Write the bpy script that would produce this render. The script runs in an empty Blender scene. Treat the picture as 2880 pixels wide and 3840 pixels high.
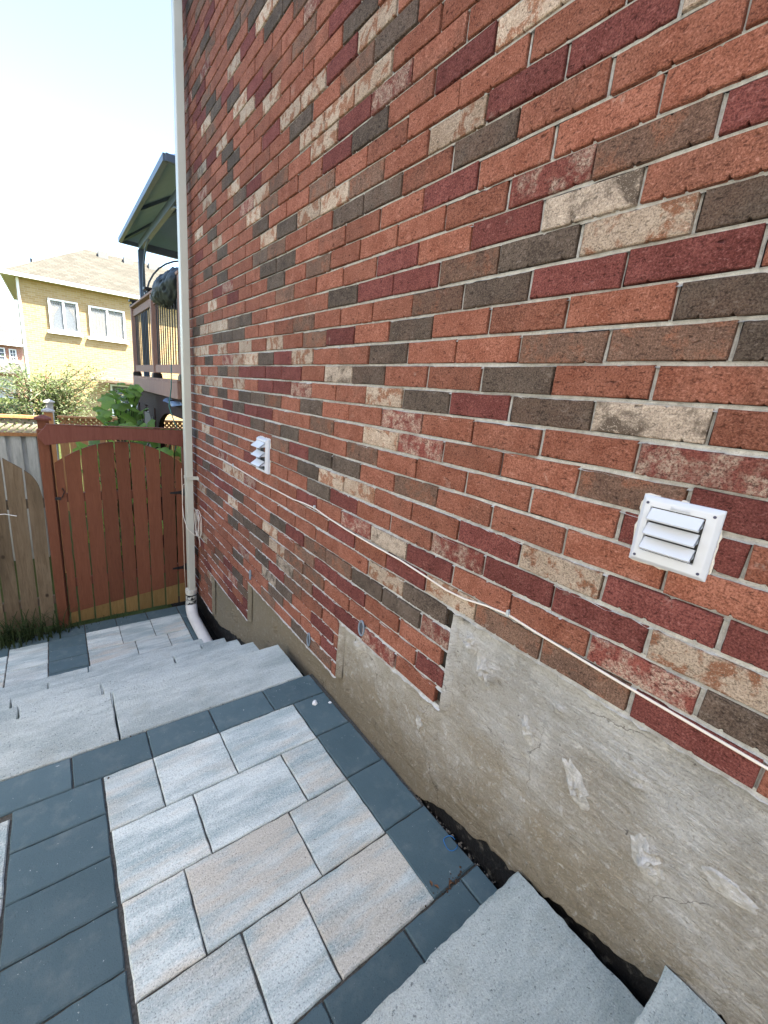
import bpy, bmesh, math, random
from mathutils import Vector, Matrix, noise as mnoise
random.seed(7)
sc = bpy.context.scene
COL = sc.collection
R = math.radians

# ------------------------------------------------------------------ camera
CAM = Vector((-1.14186, -0.45701, -0.14138))
FPX = 1581.92
def rodrigues(rx, ry, rz):
    v = Vector((rx, ry, rz)); return Matrix.Rotation(v.length, 3, v.normalized())
BASE = Matrix(((1, 0, 0), (0, 0, -1), (0, 1, 0)))
RM = rodrigues(0.28254, -0.652977, 0.006048) @ BASE
RIGHT, DOWN, FWD = Vector(RM[0]), Vector(RM[1]), Vector(RM[2])
cd = bpy.data.cameras.new('camera'); cam = bpy.data.objects.new('camera', cd); COL.objects.link(cam)
mw = Matrix.Identity(4)
for i in range(3):
    mw[i][0] = RIGHT[i]; mw[i][1] = -DOWN[i]; mw[i][2] = -FWD[i]; mw[i][3] = CAM[i]
cam.matrix_world = mw
cd.sensor_fit = 'HORIZONTAL'; cd.sensor_width = 36; cd.lens = FPX / 2880 * 36
cd.clip_start = 0.03; cd.clip_end = 1200
sc.camera = cam
def project(p):
    d = Vector(p) - CAM; z = d.dot(FWD)
    if z < 0.02: return None
    return (d.dot(RIGHT) / z * FPX + 1440, d.dot(DOWN) / z * FPX + 1920)

# ------------------------------------------------------------------ sky, sun, exposure
SUN_EL, SUN_AZ = 57.5, 138.0          # azimuth clockwise from +Y
w = bpy.data.worlds.new("World"); sc.world = w; w.use_nodes = True
wn = w.node_tree.nodes; wn.clear()
sky = wn.new('ShaderNodeTexSky'); sky.sky_type = 'NISHITA'; sky.sun_disc = False
sky.sun_elevation = R(SUN_EL); sky.sun_rotation = R(SUN_AZ)
sky.air_density = 1.0; sky.dust_density = 1.2; sky.ozone_density = 1.0
bg = wn.new('ShaderNodeBackground'); bg.inputs[1].default_value = 0.085
wo = wn.new('ShaderNodeOutputWorld')
w.node_tree.links.new(sky.outputs[0], bg.inputs[0]); w.node_tree.links.new(bg.outputs[0], wo.inputs[0])
sl = bpy.data.lights.new('sun', 'SUN'); sl.energy = 3.8; sl.angle = R(0.5); sl.color = (1, 0.95, 0.86)
so = bpy.data.objects.new('sun', sl); COL.objects.link(so)
sd = Vector((math.sin(R(SUN_AZ)) * math.cos(R(SUN_EL)), math.cos(R(SUN_AZ)) * math.cos(R(SUN_EL)), math.sin(R(SUN_EL))))
so.rotation_euler = sd.to_track_quat('Z', 'Y').to_euler(); so.location = (6, -6, 12)
sc.view_settings.view_transform = 'Standard'; sc.view_settings.look = 'None'
sc.view_settings.gamma = 1; sc.view_settings.use_curve_mapping = False
sc.view_settings.exposure = 3.05

# ------------------------------------------------------------------ mesh helpers
ORG = {}
def setp(o, label=None, cat=None, group=None, kind=None):
    if label: o['label'] = label
    if cat: o['category'] = cat
    if group: o['group'] = group
    if kind: o['kind'] = kind
    return o
def thing(name, label, cat, loc=(0, 0, 0), group=None):
    o = bpy.data.objects.new(name, None); COL.objects.link(o); o.location = loc
    o.empty_display_size = 0.1
    ORG[o.name] = Vector(loc); return setp(o, label, cat, group)
def lerp(a, b, t): return a + (b - a) * t

class MB:
    def __init__(s): s.v = []; s.f = []; s.mi = []; s.rnd = []
    def add(s, vs, fs, mi=0, rnd=0.0):
        k = len(s.v); s.v += [tuple(v) for v in vs]
        for f in fs: s.f.append(tuple(i + k for i in f)); s.mi.append(mi); s.rnd.append(rnd)
        return s
    def box(s, a, b, mi=0):
        (x0, y0, z0), (x1, y1, z1) = a, b
        s.add([(x0,y0,z0),(x1,y0,z0),(x1,y1,z0),(x0,y1,z0),(x0,y0,z1),(x1,y0,z1),(x1,y1,z1),(x0,y1,z1)],
              [(0,3,2,1),(4,5,6,7),(0,1,5,4),(1,2,6,5),(2,3,7,6),(3,0,4,7)], mi); return s
    def bar(s, p, q, w, h, up=(0, 0, 1), mi=0):
        p, q = Vector(p), Vector(q); d = (q - p).normalized(); u = Vector(up)
        r = d.cross(u).normalized(); u = r.cross(d).normalized(); r *= w / 2; u *= h / 2
        vs = [p - r - u, p + r - u, p + r + u, p - r + u, q - r - u, q + r - u, q + r + u, q - r + u]
        s.add(vs, [(0,3,2,1),(4,5,6,7),(0,1,5,4),(1,2,6,5),(2,3,7,6),(3,0,4,7)], mi); return s
    def tube(s, pts, r, n=8, mi=0, cap=True):
        pts = [Vector(p) for p in pts]; rings = []
        rr = r if isinstance(r, (list, tuple)) else [r] * len(pts)
        d0 = (pts[1] - pts[0]).normalized()
        ref = Vector((0, 0, 1)) if abs(d0.z) < .9 else Vector((1, 0, 0))
        nx = d0.cross(ref).normalized(); vs = []
        for i, p in enumerate(pts):
            d = (pts[min(i + 1, len(pts) - 1)] - pts[max(i - 1, 0)])
            d = d.normalized() if d.length > 1e-9 else d0
            nx = (nx - d * nx.dot(d)).normalized(); ny = d.cross(nx)
            for k in range(n):
                a = 2 * math.pi * k / n; vs.append(p + (nx * math.cos(a) + ny * math.sin(a)) * rr[i])
        fs = []
        for i in range(len(pts) - 1):
            for k in range(n): fs.append((i*n+k, i*n+(k+1) % n, (i+1)*n+(k+1) % n, (i+1)*n+k))
        if cap: fs += [tuple(range(n - 1, -1, -1)), tuple((len(pts)-1)*n + k for k in range(n))]
        s.add(vs, fs, mi); return s
    def prism(s, poly, off, mi=0):
        """polygon (list of 3D points) swept by off"""
        n = len(poly); off = Vector(off); poly = [Vector(p) for p in poly]
        vs = poly + [p + off for p in poly]
        s.add(vs, [tuple(range(n))[::-1], tuple(range(n, 2*n))] + [(i, (i+1) % n, n+(i+1) % n, n+i) for i in range(n)], mi); return s
    def build(s, name, m, parent=None, smooth=False, bevel=0, seg=1, kind=None, fix=True, share=None):
        org = ORG[parent.name] if parent else Vector((0, 0, 0))
        me = bpy.data.meshes.new(name)
        me.from_pydata([(v[0]-org.x, v[1]-org.y, v[2]-org.z) for v in s.v], [], s.f)
        ms = m if isinstance(m, (list, tuple)) else [m]
        for x in ms: me.materials.append(x)
        if len(ms) > 1: me.polygons.foreach_set('material_index', s.mi)
        if any(s.rnd):
            at = me.attributes.new('rnd', 'FLOAT', 'FACE'); at.data.foreach_set('value', s.rnd)
        if bevel or fix:
            bm = bmesh.new(); bm.from_mesh(me)
            if fix: bmesh.ops.recalc_face_normals(bm, faces=bm.faces)
            if bevel:
                es = [e for e in bm.edges if len(e.link_faces) == 2 and e.calc_face_angle(0) > .6]
                bmesh.ops.bevel(bm, geom=es, offset=bevel, segments=seg, profile=.6, affect='EDGES')
            bm.to_mesh(me); bm.free()
        if smooth: me.polygons.foreach_set('use_smooth', [True] * len(me.polygons))
        me.update()
        o = bpy.data.objects.new(name, me); COL.objects.link(o)
        ORG[o.name] = org.copy()
        if parent: o.parent = parent
        if kind: o['kind'] = kind
        return o

def copy_tree(o, parent=None):
    c = o.copy(); COL.objects.link(c)
    if parent: c.parent = parent
    for ch in list(o.children): copy_tree(ch, c)
    return c

# ------------------------------------------------------------------ material helpers
class MT:
    def __init__(s, name, rough=.85, spec=.25, metal=0.):
        s.m = bpy.data.materials.new(name); s.m.use_nodes = True; s.t = s.m.node_tree; s.L = s.t.links
        s.b = s.t.nodes['Principled BSDF']; s.b.inputs['Roughness'].default_value = rough
        s.b.inputs['Specular IOR Level'].default_value = spec; s.b.inputs['Metallic'].default_value = metal
        s._obj = None
    def n(s, t, **k):
        nd = s.t.nodes.new('ShaderNode' + t)
        for a, v in k.items(): setattr(nd, a, v)
        return nd
    def put(s, sock, v):
        if hasattr(v, 'is_output') or isinstance(v, bpy.types.NodeSocket): s.L.new(v, sock)
        else:
            if isinstance(v, (tuple, list)) and len(v) == 3 and sock.type == 'RGBA': v = (*v, 1)
            sock.default_value = v
    def rand(s):
        oi = s.n('ObjectInfo'); at = s.n('Attribute', attribute_name='rnd')
        return s.math('ADD', oi.outputs['Random'], at.outputs['Fac'])
    def math(s, op, a, b=0., c=None, clamp=False):
        nd = s.n('Math', operation=op, use_clamp=clamp); s.put(nd.inputs[0], a); s.put(nd.inputs[1], b)
        if c is not None: s.put(nd.inputs[2], c)
        return nd.outputs[0]
    def coord(s, scale=(1, 1, 1), rnd=True, kind='Object', rot=(0, 0, 0)):
        tc = s.n('TexCoord').outputs[kind]
        if rnd:
            cx = s.n('CombineXYZ'); rr = s.math('MULTIPLY', s.rand(), 53.7)
            for i in range(3): s.L.new(rr, cx.inputs[i])
            va = s.n('VectorMath', operation='ADD'); s.L.new(tc, va.inputs[0]); s.L.new(cx.outputs[0], va.inputs[1]); tc = va.outputs[0]
        mp = s.n('Mapping'); s.L.new(tc, mp.inputs[0]); mp.inputs['Scale'].default_value = scale; mp.inputs['Rotation'].default_value = rot
        return mp.outputs[0]
    def noise(s, co, scale, detail=3., rough=.55, dist=0.):
        nd = s.n('TexNoise'); s.L.new(co, nd.inputs['Vector'])
        nd.inputs['Scale'].default_value = scale; nd.inputs['Detail'].default_value = detail
        nd.inputs['Roughness'].default_value = rough; nd.inputs['Distortion'].default_value = dist
        return nd.outputs['Fac']
    def vor(s, co, scale, feat='F1', out='Distance'):
        nd = s.n('TexVoronoi', feature=feat); s.L.new(co, nd.inputs['Vector']); nd.inputs['Scale'].default_value = scale
        return nd.outputs[out]
    def ramp(s, f, stops, mode='LINEAR'):
        nd = s.n('ValToRGB'); nd.color_ramp.interpolation = mode; s.put(nd.inputs[0], f)
        e = nd.color_ramp.elements
        while len(e) < len(stops): e.new(.5)
        for x, (p, c) in zip(e, stops):
            x.position = p; x.color = (c, c, c, 1) if isinstance(c, (int, float)) else (*c, 1)
        return nd.outputs[0]
    def mix(s, f, a, b, blend='MIX'):
        nd = s.n('Mix', data_type='RGBA', blend_type=blend); s.put(nd.inputs[0], f); s.put(nd.inputs[6], a); s.put(nd.inputs[7], b)
        return nd.outputs[2]
    def maprange(s, f, a, b, c, d):
        nd = s.n('MapRange'); s.put(nd.inputs[0], f)
        for i, v in enumerate((a, b, c, d)): nd.inputs[i+1].default_value = v
        return nd.outputs[0]
    def value(s, col, lo, hi):
        """per-object brightness variation"""
        rr = s.math('FRACT', s.math('MULTIPLY', s.rand(), 17.31)); v = s.maprange(rr, 0, 1, lo, hi)
        cx = s.n('CombineXYZ')
        for i in range(3): s.L.new(v, cx.inputs[i])
        return s.mix(1., col, cx.outputs[0], 'MULTIPLY')
    def col(s, c): s.put(s.b.inputs['Base Color'], c); return s
    def bump(s, h, strength=.5, dist=.003):
        nd = s.n('Bump'); nd.inputs['Strength'].default_value = strength; nd.inputs['Distance'].default_value = dist
        s.put(nd.inputs['Height'], h); s.L.new(nd.outputs[0], s.b.inputs['Normal']); return s
def plain(name, c, rough=.6, spec=.3, var=.12, scale=30, metal=0., bump=0., rnd=True):
    s = MT(name, rough, spec, metal); co = s.coord(rnd=rnd); f = s.noise(co, scale, 4)
    s.col(s.mix(s.maprange(f, .3, .7, 0, 1), tuple(x*(1-var) for x in c), tuple(min(1, x*(1+var)) for x in c)))
    if bump: s.bump(f, .6, bump)
    return s.m

# ------------------------------------------------------------------ brick materials
def brick_mat(name, a, b, patch=None, pcol=None, pscale=16, plo=.47, phi=.53, grad=None, vlo=.82, vhi=1.18, flash=(.11, .062, .045), fl=.55):
    s = MT(name, .93, .12); co = s.coord()
    blot = s.noise(co, 13, 4, .6, .2); grain = s.noise(co, 215, 4, .75)
    drag = s.noise(s.coord((1, .45, 1.)), 120, 4, .68, .7); big = s.noise(s.coord((1, .6, 1.15)), 42, 2, .5)
    c = s.mix(s.maprange(blot, .34, .68, 0, 1), a, b)
    r1 = s.math('FRACT', s.math('MULTIPLY', s.rand(), 91.7))                       # some bricks are flashed darker by the kiln
    c = s.mix(s.math('MULTIPLY', s.maprange(r1, .55, 1., 0, fl), s.maprange(s.noise(co, 7, 3), .40, .60, .15, 1)), c, flash)
    if patch:
        pn = s.noise(co, pscale, 5, .62, .35); m = s.maprange(pn, plo, phi, 0, 1)
        if patch == 'fine':
            m2 = s.maprange(s.noise(co, 120, 3, .7), .42, .58, 0, 1); m = s.math('MULTIPLY', m, s.math('ADD', .25, s.math('MULTIPLY', m2, .75)))
        c = s.mix(m, c, pcol)
        if grad:
            g = s.noise(co, 9, 2); c = s.mix(s.maprange(g, .5, .58, 0, .85), c, grad)
    c = s.mix(s.maprange(grain, .38, .50, .8, 0), c, tuple(x*.42 for x in a))
    c = s.mix(s.maprange(grain, .54, .66, 0, .5), c, tuple(min(1, x*1.4+.05) for x in b))
    c = s.mix(s.maprange(drag, .36, .42, .7, 0), c, tuple(x*.25 for x in a))
    c = s.mix(s.maprange(drag, .60, .66, 0, .45), c, tuple(min(1, x*1.35+.06) for x in b))
    c = s.mix(s.maprange(big, .735, .765, 0, .8), c, tuple(x*.3 for x in a))
    # lime bloom and mortar smear
    c = s.mix(s.maprange(s.noise(co, 10, 5, .7, .3), .66, .78, 0, .5), c, (.42, .37, .32))
    c = s.value(c, vlo, vhi); s.col(c)
    h = s.math('ADD', s.math('MULTIPLY', grain, .4), s.math('MULTIPLY', drag, .8))
    h = s.math('SUBTRACT', h, s.math('MULTIPLY', s.maprange(big, .70, .77, 0, 1), 1.0))
    s.bump(h, 1., .006); return s.m
CREAM = (.37, .29, .22)
BM = {
 'r': brick_mat('brick_terracotta', (.208, .074, .046), (.292, .122, .082)),
 'm': brick_mat('brick_maroon', (.130, .040, .034), (.190, .064, .055), flash=(.10, .03, .027)),
 'd': brick_mat('brick_dark', (.070, .053, .042), (.125, .097, .077), flash=(.15, .09, .065)),
 'b': brick_mat('brick_brown', (.115, .070, .052), (.185, .112, .080), 'soft', (.225, .098, .060), 14, .5, .66),
 'c': brick_mat('brick_cream', CREAM, (.46, .375, .295), 'soft', (.245, .108, .060), 15, .50, .57, flash=(.26, .17, .11)),
 'w': brick_mat('brick_maroon_cream', (.150, .044, .036), (.215, .070, .055), 'fine', (.40, .315, .25), 17, .42, .56),
 'e': brick_mat('brick_cream_dark', (.36, .295, .235), (.44, .37, .30), 'soft', (.080, .061, .047), 11, .46, .60),
}
BT = 'rmdbcwe'
def mortar_mat():
    s = MT('mortar', .95, .1); co = s.coord(rnd=False)
    f = s.noise(co, 60, 4); g = s.noise(co, 350, 2)
    c = s.mix(s.maprange(f, .3, .7, 0, 1), (.40, .41, .405), (.60, .615, .61))
    c = s.mix(s.maprange(g, .3, .45, .5, 0), c, (.20, .19, .17)); s.col(c)
    s.bump(s.math('ADD', f, s.math('MULTIPLY', g, .6)), .8, .003); return s.m
M_MORTAR = mortar_mat()

# ================================================================== BRICK HOUSE
H, LB = .089, .267
YA, YB, ZT = -6 * LB, 4.78, 3.35
STEPS = [(-9., .50, -9), (.50, 1.285, -14), (1.285, 2.69, -18), (2.69, 3.73, -22), (3.73, 9., -27)]
def low_course(y):
    for a, b, c in STEPS:
        if a <= y < b: return c
house = thing('brick_house', 'red mixed brick house wall running from the foreground to the corner downspout', 'house', (0, 1.6, -1.87))

def brick_shape(ly, seed):
    """outline of a brick face with chipped arrises, local, face towards -x; returns verts, faces"""
    rg = random.Random(seed); hz = .0386; hy = ly / 2
    def side(zs, sgn):
        pts = []; y = -hy
        n = 5
        for i in range(n): pts.append((-hy + ly*i/(n-1) + (rg.uniform(-.008, .008) if 0 < i < n-1 else rg.uniform(-.0015, .0015)), zs + rg.uniform(-.0012, .0012)))
        k = rg.choice((2, 3, 4, 5)) if sgn < 0 else rg.choice((0, 1, 1, 2))
        for _ in range(k):      # chips broken out of the arris
            c = rg.uniform(-hy + .015, hy - .015); wd_ = rg.uniform(.004, .0075)
            if all(abs(c - p[0]) > wd_ * 2.1 for p in pts):
                h = rg.uniform(.003, .0078 if sgn < 0 else .005); pts += [(c - wd_, zs), (c + rg.uniform(-.002, .002), zs - sgn*h), (c + wd_, zs)]
        return sorted(pts)
    bot, top = side(-hz, -1), side(hz, 1)
    ring = bot + top[::-1]; N = len(ring)
    def inset(p):
        y, z = p; return (y - (.0026 if y > 0 else -.0026) * (abs(y) > hy * .96), z - .0026 * (1 if z > 0 else -1))
    vs = [(.03, y, z) for y, z in ring] + [(.0022, y, z) for y, z in ring] + [(rg.uniform(-.0005, .0005), *inset(p)) for p in ring]
    fs = []
    for k in (0, 1):
        for i in range(N): fs.append((k*N+i, k*N+(i+1) % N, (k+1)*N+(i+1) % N, (k+1)*N+i))
    fs.append(tuple(2*N+i for i in range(N)))
    return vs, fs

ROWS = {1: (-2, 'rdbbrrdrrcmdccwrdrr'), 0: (-2, 'rrrdrrdermmmmbdrrcr'), -1: (-2, 'rredmdcrrwmmrcrccrr'), -2: (-2, 'rwrrrwrrdrbddrdrdcr'), -3: (-2, 'rmbrrwcrbrrmmdmrrrr'), -4: (-2, 'rmrrrrbrrdbdmmrrdrr'), -5: (-2, 'rrrrrbrddmbrrrrrmrb'), -6: (-2, 'mmcmrrccdrrrrbrrcrr'), -7: (-2, 'rcmmwrrmdrrrmrrrdrd'), -8: (-2, 'dwrrmewrmrrrrrwrrrr'), -9: (-2, 'rmbbcmrmrrrrwccrrrr'), -10: (-2, 'rrrrdcrrrrrrrrrmdmr'), -11: (-2, 'rrrrwddbbmdrrdmmrrr'), -12: (-2, 'rrrrrrmmbrcrrcrrrrr'), -13: (-2, 'rrrrmrrrbbcdddrddcr'), -14: (-2, 'rrrrrwmmberbrdrrrrr'), -15: (-2, 'rrrrrrrrrbmdrrrrrmr'), -16: (-2, 'rrrrrrrmrderwrrrrrr'), -17: (-2, 'rrrrrrrmrrdrrdrrrrr'), -18: (-2, 'rrrrrrrbdrbrrrrrrrr'), 2: (-2, 'rdrrrdrmbrcrcrcrccr'), 3: (-2, 'rrmmdbrrrbrrrdddrrr'), 4: (-2, 'rdcdbmmdrrrrddcccdr'), 5: (-2, 'rrremrmrrrbrrrrrrdr'), 6: (-2, 'rmbwrrrrbrdrrmrcrrr'), 7: (-2, 'rrrrrmrrrrddrrwmrrr'), 8: (-2, 'rrrrdrddrrbdrrdrrrr'), 9: (-2, 'rrcmmcrbccdcrrrrdrr'), 10: (-2, 'rrrrrrrrbrrdrrdrrrr'), 11: (-2, 'rrrrcmrdmrrbcrrcrmr'), 12: (-2, 'rrrrrrwmcrbcwrrdrrr'), 13: (-2, 'rrrrrrrcccrrmdrrrcr'), 14: (-2, 'rrrrrrdbrdrrrcrdrrr'), 15: (-2, 'rrrrrrrcmccmrrdrcrr'), 16: (-2, 'rrrrrrrdrrrrrdrrwrr'), 17: (-2, 'rrrrrrrrmrrcrrdrrrr')}
def pick(c, k):
    if c in ROWS:
        k0, st = ROWS[c]; i = k - k0
        if 0 <= i < len(st) and st[i] in BT: return st[i]
    rg = random.Random(c * 977 + k * 131)
    t = rg.random(); v = mnoise.noise(Vector((c * .35, k * .4, 3.1)))
    if v > .28 and rg.random() < .6: return rg.choice('dbcwe')
    for ch, p in (('r', .56), ('m', .12), ('d', .08), ('b', .11), ('c', .07), ('w', .04), ('e', .02)):
        if t < p: return ch
        t -= p
    return 'r'

bricks = []
for c in range(-27, 41):
    off = 0 if c % 2 == 0 else -.5
    for k in range(-7, 20):
        a, b = (k + off) * LB, (k + off + 1) * LB
        rg = random.Random(c * 31 + k * 7)
        ja = .0053; a += ja; b -= ja
        # clip to the wall's end, start and the stepped foundation line
        a = max(a, YA); b = min(b, YB)
        if b - a < .03: continue
        for s0, s1, lc in STEPS:
            aa, bb = max(a, s0 + .004), min(b, s1 if s1 > YB else s1)
            if bb - aa < .03 or c < lc: continue
            # merge when both neighbouring steps keep this course
            if c >= low_course(a) and c >= low_course(b - .001): aa, bb = a, b
            bricks.append((c, k, round(aa, 4), round(bb, 4)))
            if (aa, bb) == (a, b): break
def area(bk):
    c, k, a, b = bk; z0, z1 = (c - 1) * H, c * H
    P = [project((0, y, z)) for y, z in ((a, z0), (b, z0), (b, z1), (a, z1))]
    if any(p is None for p in P): return 0
    cx = sum(p[0] for p in P) / 4; cy = sum(p[1] for p in P) / 4
    if not (-60 < cx < 2960 and -60 < cy < 3900): return 0
    return abs(sum(P[i][0]*P[(i+1) % 4][1] - P[(i+1) % 4][0]*P[i][1] for i in range(4))) / 2
bricks.sort(key=area, reverse=True)
cache = {}
rest = MB()
for i, (c, k, a, b) in enumerate(bricks):
    t = pick(c, k); ly = round(b - a, 3); rg = random.Random(c * 53 + k * 17 + 5)
    px = -rg.uniform(0, .0045); py = (a + b) / 2 + (rg.uniform(-.0035, .0035)); pz = (c - .5) * H + rg.uniform(-.0022, .0022)
    var = rg.randrange(10) if ly == .256 else rg.randrange(2)
    vs, fs = brick_shape(ly, var * 13 + int(ly * 1000))
    if i < 298:
        key = (ly, var, t)
        if key not in cache:
            me = bpy.data.meshes.new('brick'); me.from_pydata(vs, [], fs); me.materials.append(BM[t]); me.update(); cache[key] = me
        o = bpy.data.objects.new('brick', cache[key]); COL.objects.link(o); o.parent = house
        o.location = (px, py - 1.6, pz + 1.87); o.rotation_euler = (rg.uniform(-.010, .010), 0, rg.uniform(-.012, .012))
    else:
        rest.add([(v[0] + px, v[1] + py, v[2] + pz) for v in vs], fs, BT.index(t), rg.uniform(.01, 1))
rest.build('brickwork', [BM[t] for t in BT], house, kind='stuff', fix=False)

# mortar: concave bed and head joints between the bricks
mo = MB(); rg = random.Random(3)
PROF = [(.0085, .5), (.0125, .25), (.0125, -.02), (.0075, -.30), (.0012, -.5)]     # (depth x, position across the joint)
def joint_strip(pts_c, half, horizontal):
    vs = []; m = len(PROF)
    for (y, z, wob_a, wob_b, dx) in pts_c:
        for q, (dep, t) in enumerate(PROF):
            ww = half + (wob_a if t > 0 else wob_b if t < 0 else 0)
            if horizontal: vs.append((dep + dx - (.0022 if (q == m-1 and wob_b > .0012) else 0), y, z + 2 * t * ww))
            else: vs.append((dep + dx, y + 2 * t * ww, z))
    n = len(pts_c)
    mo.add(vs, [(i*m+q, i*m+q+1, (i+1)*m+q+1, (i+1)*m+q) for i in range(n-1) for q in range(m-1)])
for c in range(-28, 41):
    z = c * H
    ya = YA
    for s0, s1, lc in STEPS:
        if c >= lc - 1: ya = max(YA, s0); break
    n = max(2, int((YB - ya) / .022)); pts = []
    for i in range(n + 1):
        y = ya + (YB - ya) * i / n
        nz = mnoise.noise(Vector((y * 4, c * 3.3, 0)))
        drip = max(0, mnoise.noise(Vector((y * 38, c * 7.7, 5))) + .1 + mnoise.noise(Vector((y * 3, c * 5.1, 9))) * .5)
        pts.append((y, z + nz * .0026, rg.uniform(-.0004, .0003), drip * .011, mnoise.noise(Vector((y * 11, c, 2))) * .0012))
    joint_strip(pts, .0061, True)
for (c, k, a, b) in bricks:
    if b > YB - .01: continue
    y = b + .0053; zc = (c - .5) * H
    joint_strip([(y, zc + t * .0405, rg.uniform(-.0003, .001), rg.uniform(-.0003, .001), rg.uniform(-.0005, .001)) for t in (-1, -.5, 0, .5, 1)], .0058, False)
# grouted step ends
ret = MB()
for (yy, z0, z1) in ((.50, -1.335, -.905), (1.285, -1.69, -1.345), (2.69, -2.05, -1.70), (3.73, -2.5, -2.06)):
    n = 40; vs = []
    for k in range(n + 1):
        zz = lerp(z0, z1, k/n); e = [mnoise.noise(Vector((zz*22, yy, q*3.1))) for q in range(4)]
        vs += [(.026, yy - .030 + e[0]*.006, zz), (.012 + e[1]*.006, yy - .014 + e[1]*.004, zz), (.004 + e[2]*.003, yy - .003 + e[2]*.003, zz), (.002 + e[3]*.001, yy + .003 + e[3]*.005, zz)]
    ret.add(vs, [(k*4+q, k*4+q+1, (k+1)*4+q+1, (k+1)*4+q) for k in range(n) for q in range(3)])
mortar = mo.build('mortar', M_MORTAR, house, smooth=False, fix=False)

void_shade = plain('joint_shade', (.045, .043, .04), .95, .05)  # near-black backing colour stands in for shade deep in the joint gaps
bk = MB()
for s0, s1, lc in STEPS:
    a, b = max(YA, s0), min(YB, s1); bk.box((.0235 + .0004 * lc / 9, a + .005, (lc - 1) * H + .012), (.2, b, ZT))
bk.build('backing_wall', void_shade, house)
sh = MB(); sh.box((.2, YA, -3.0), (9.0, YB - .02, ZT)); sh.box((.2, -9, -3.0), (9.0, YA, ZT))
sh.build('wall', plain('house_wall', (.22, .10, .07), .9), house)
rf = MB()
ex = .12  # unseen eave shaped low and short so sun reaches the yard
P = [(-ex, -9.4, ZT), (9.4, -9.4, ZT), (9.4, YB + ex, ZT), (-ex, YB + ex, ZT)]
rf.prism(P, (0, 0, .14))
rf.add([(-ex, -9.4, ZT+.14), (9.4, -9.4, ZT+.14), (9.4, YB+ex, ZT+.14), (-ex, YB+ex, ZT+.14), (4.5, -4.9, ZT+2.1), (4.5, .4, ZT+2.1)],
       [(0, 1, 4), (1, 2, 5, 4), (2, 3, 5), (3, 0, 4, 5)])
rf.build('roof', plain('roof_shingle_dark', (.12, .11, .10), .9), house)

# parging on the foundation, trowelled, with ragged lower edge
PB = [(a_, b_ - .035) for a_, b_ in [(-1.7,-1.30),(-.45,-1.50),(-.37,-1.57),(-.24,-1.61),(-.13,-1.635),(0,-1.675),(.1,-1.70),(.2,-1.715),(.3,-1.75),(.42,-1.77),(.54,-1.83),(.62,-1.86),(.75,-1.9),(2.0,-1.95),(2.3,-2.12),(2.7,-2.29),(2.94,-2.35),(3.22,-2.42),(3.57,-2.53),(3.93,-2.54),(4.33,-2.46),(4.8,-2.42)]]
def pw(T, y):
    for (a, za), (b, zb) in zip(T, T[1:]):
        if a <= y <= b: return lerp(za, zb, (y - a) / (b - a))
    return T[-1][1]
lumps = [(.32, -1.06, .05, .012), (.13, -1.15, .03, .008), (-.06, -1.22, .045, .010), (-.27, -1.25, .05, .011), (.42, -.98, .04, .008), (1.12, -1.40, .05, .010), (.05, -1.02, .03, .006), (-.18, -1.06, .06, .006), (.62, -1.45, .05, .007), (2.2, -1.85, .05, .01), (3.1, -2.2, .06, .012)]
def parge_x(y, z):
    t = min(1, max(0, (-.89 - z) / 1.0)); x = .017 + .016 * t
    p = Vector((y * 2.2, z * 2.2, 1.3)); x += mnoise.noise(p) * .005
    x += mnoise.noise(Vector((y * 5 + z * 2, z * 16, 4.))) * .0028
    bend = z + .05 * math.sin(y * 2.3 + z * 3) + .10 * y * mnoise.noise(Vector((y * .9, z * .9, 11.)))
    pm = min(1, max(0, .5 + 1.6 * mnoise.noise(Vector((y * 3.1, z * 4.3, 21.)))))
    bend2 = z - .35 * y + .08 * mnoise.noise(Vector((y * 2, z * 2, 5.)))
    x += pm * (abs(mnoise.noise(Vector((y * 4, bend * 55, 7.)))) * .0060 + abs(mnoise.noise(Vector((y * 8, bend * 105, 3.)))) * .0030)
    x += (1 - pm) * (abs(mnoise.noise(Vector((y * 5, bend2 * 42, 9.)))) * .0050 + mnoise.noise(Vector((y * 38, z * 46, 3.))) * .0022)
    x += mnoise.noise(Vector((y * 21, z * 26, 17.))) * .0020
    x += .05 * math.exp(-(((y - .468)/.024)**4 + ((z + .908)/.016)**4))
    for ly, lz, r, h in lumps:
        d = math.hypot((y - ly) * (1 + .4 * math.sin(9 * z)), z - lz) / r
        if d < 1.6: x -= 2.6 * h * math.exp(-d * d * d * 2) * (.6 + 1.1 * mnoise.noise(Vector((y * 55, z * 75, 0))))
    return x
pg = MB(); NR = 170
for s0, s1, lc in STEPS:
    a, b = max(YA, s0), min(YB, s1); zt = (lc - 1) * H - .001
    n = int((b - a) / .0135); base = []
    for i in range(n + 1):
        y = lerp(a, b, i / n); zb = pw(PB, y) + mnoise.noise(Vector((y * 17, 0, 0))) * .022 + mnoise.noise(Vector((y * 60, 3, 0))) * .014
        zb = min(zb, zt - .03)
        for q in range(NR + 1):
            z = lerp(zb, zt + .010, q / NR)
            if q > NR - 2: z += mnoise.noise(Vector((y * 30, 1, 1))) * .004 - .002
            x = parge_x(y, z)
            if q == 0: x += .02
            if q == NR: x += .006
            base.append((x, y, z))
    pg.add(base, [(i*(NR+1)+q, (i+1)*(NR+1)+q, (i+1)*(NR+1)+q+1, i*(NR+1)+q+1) for i in range(n) for q in range(NR)])
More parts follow.
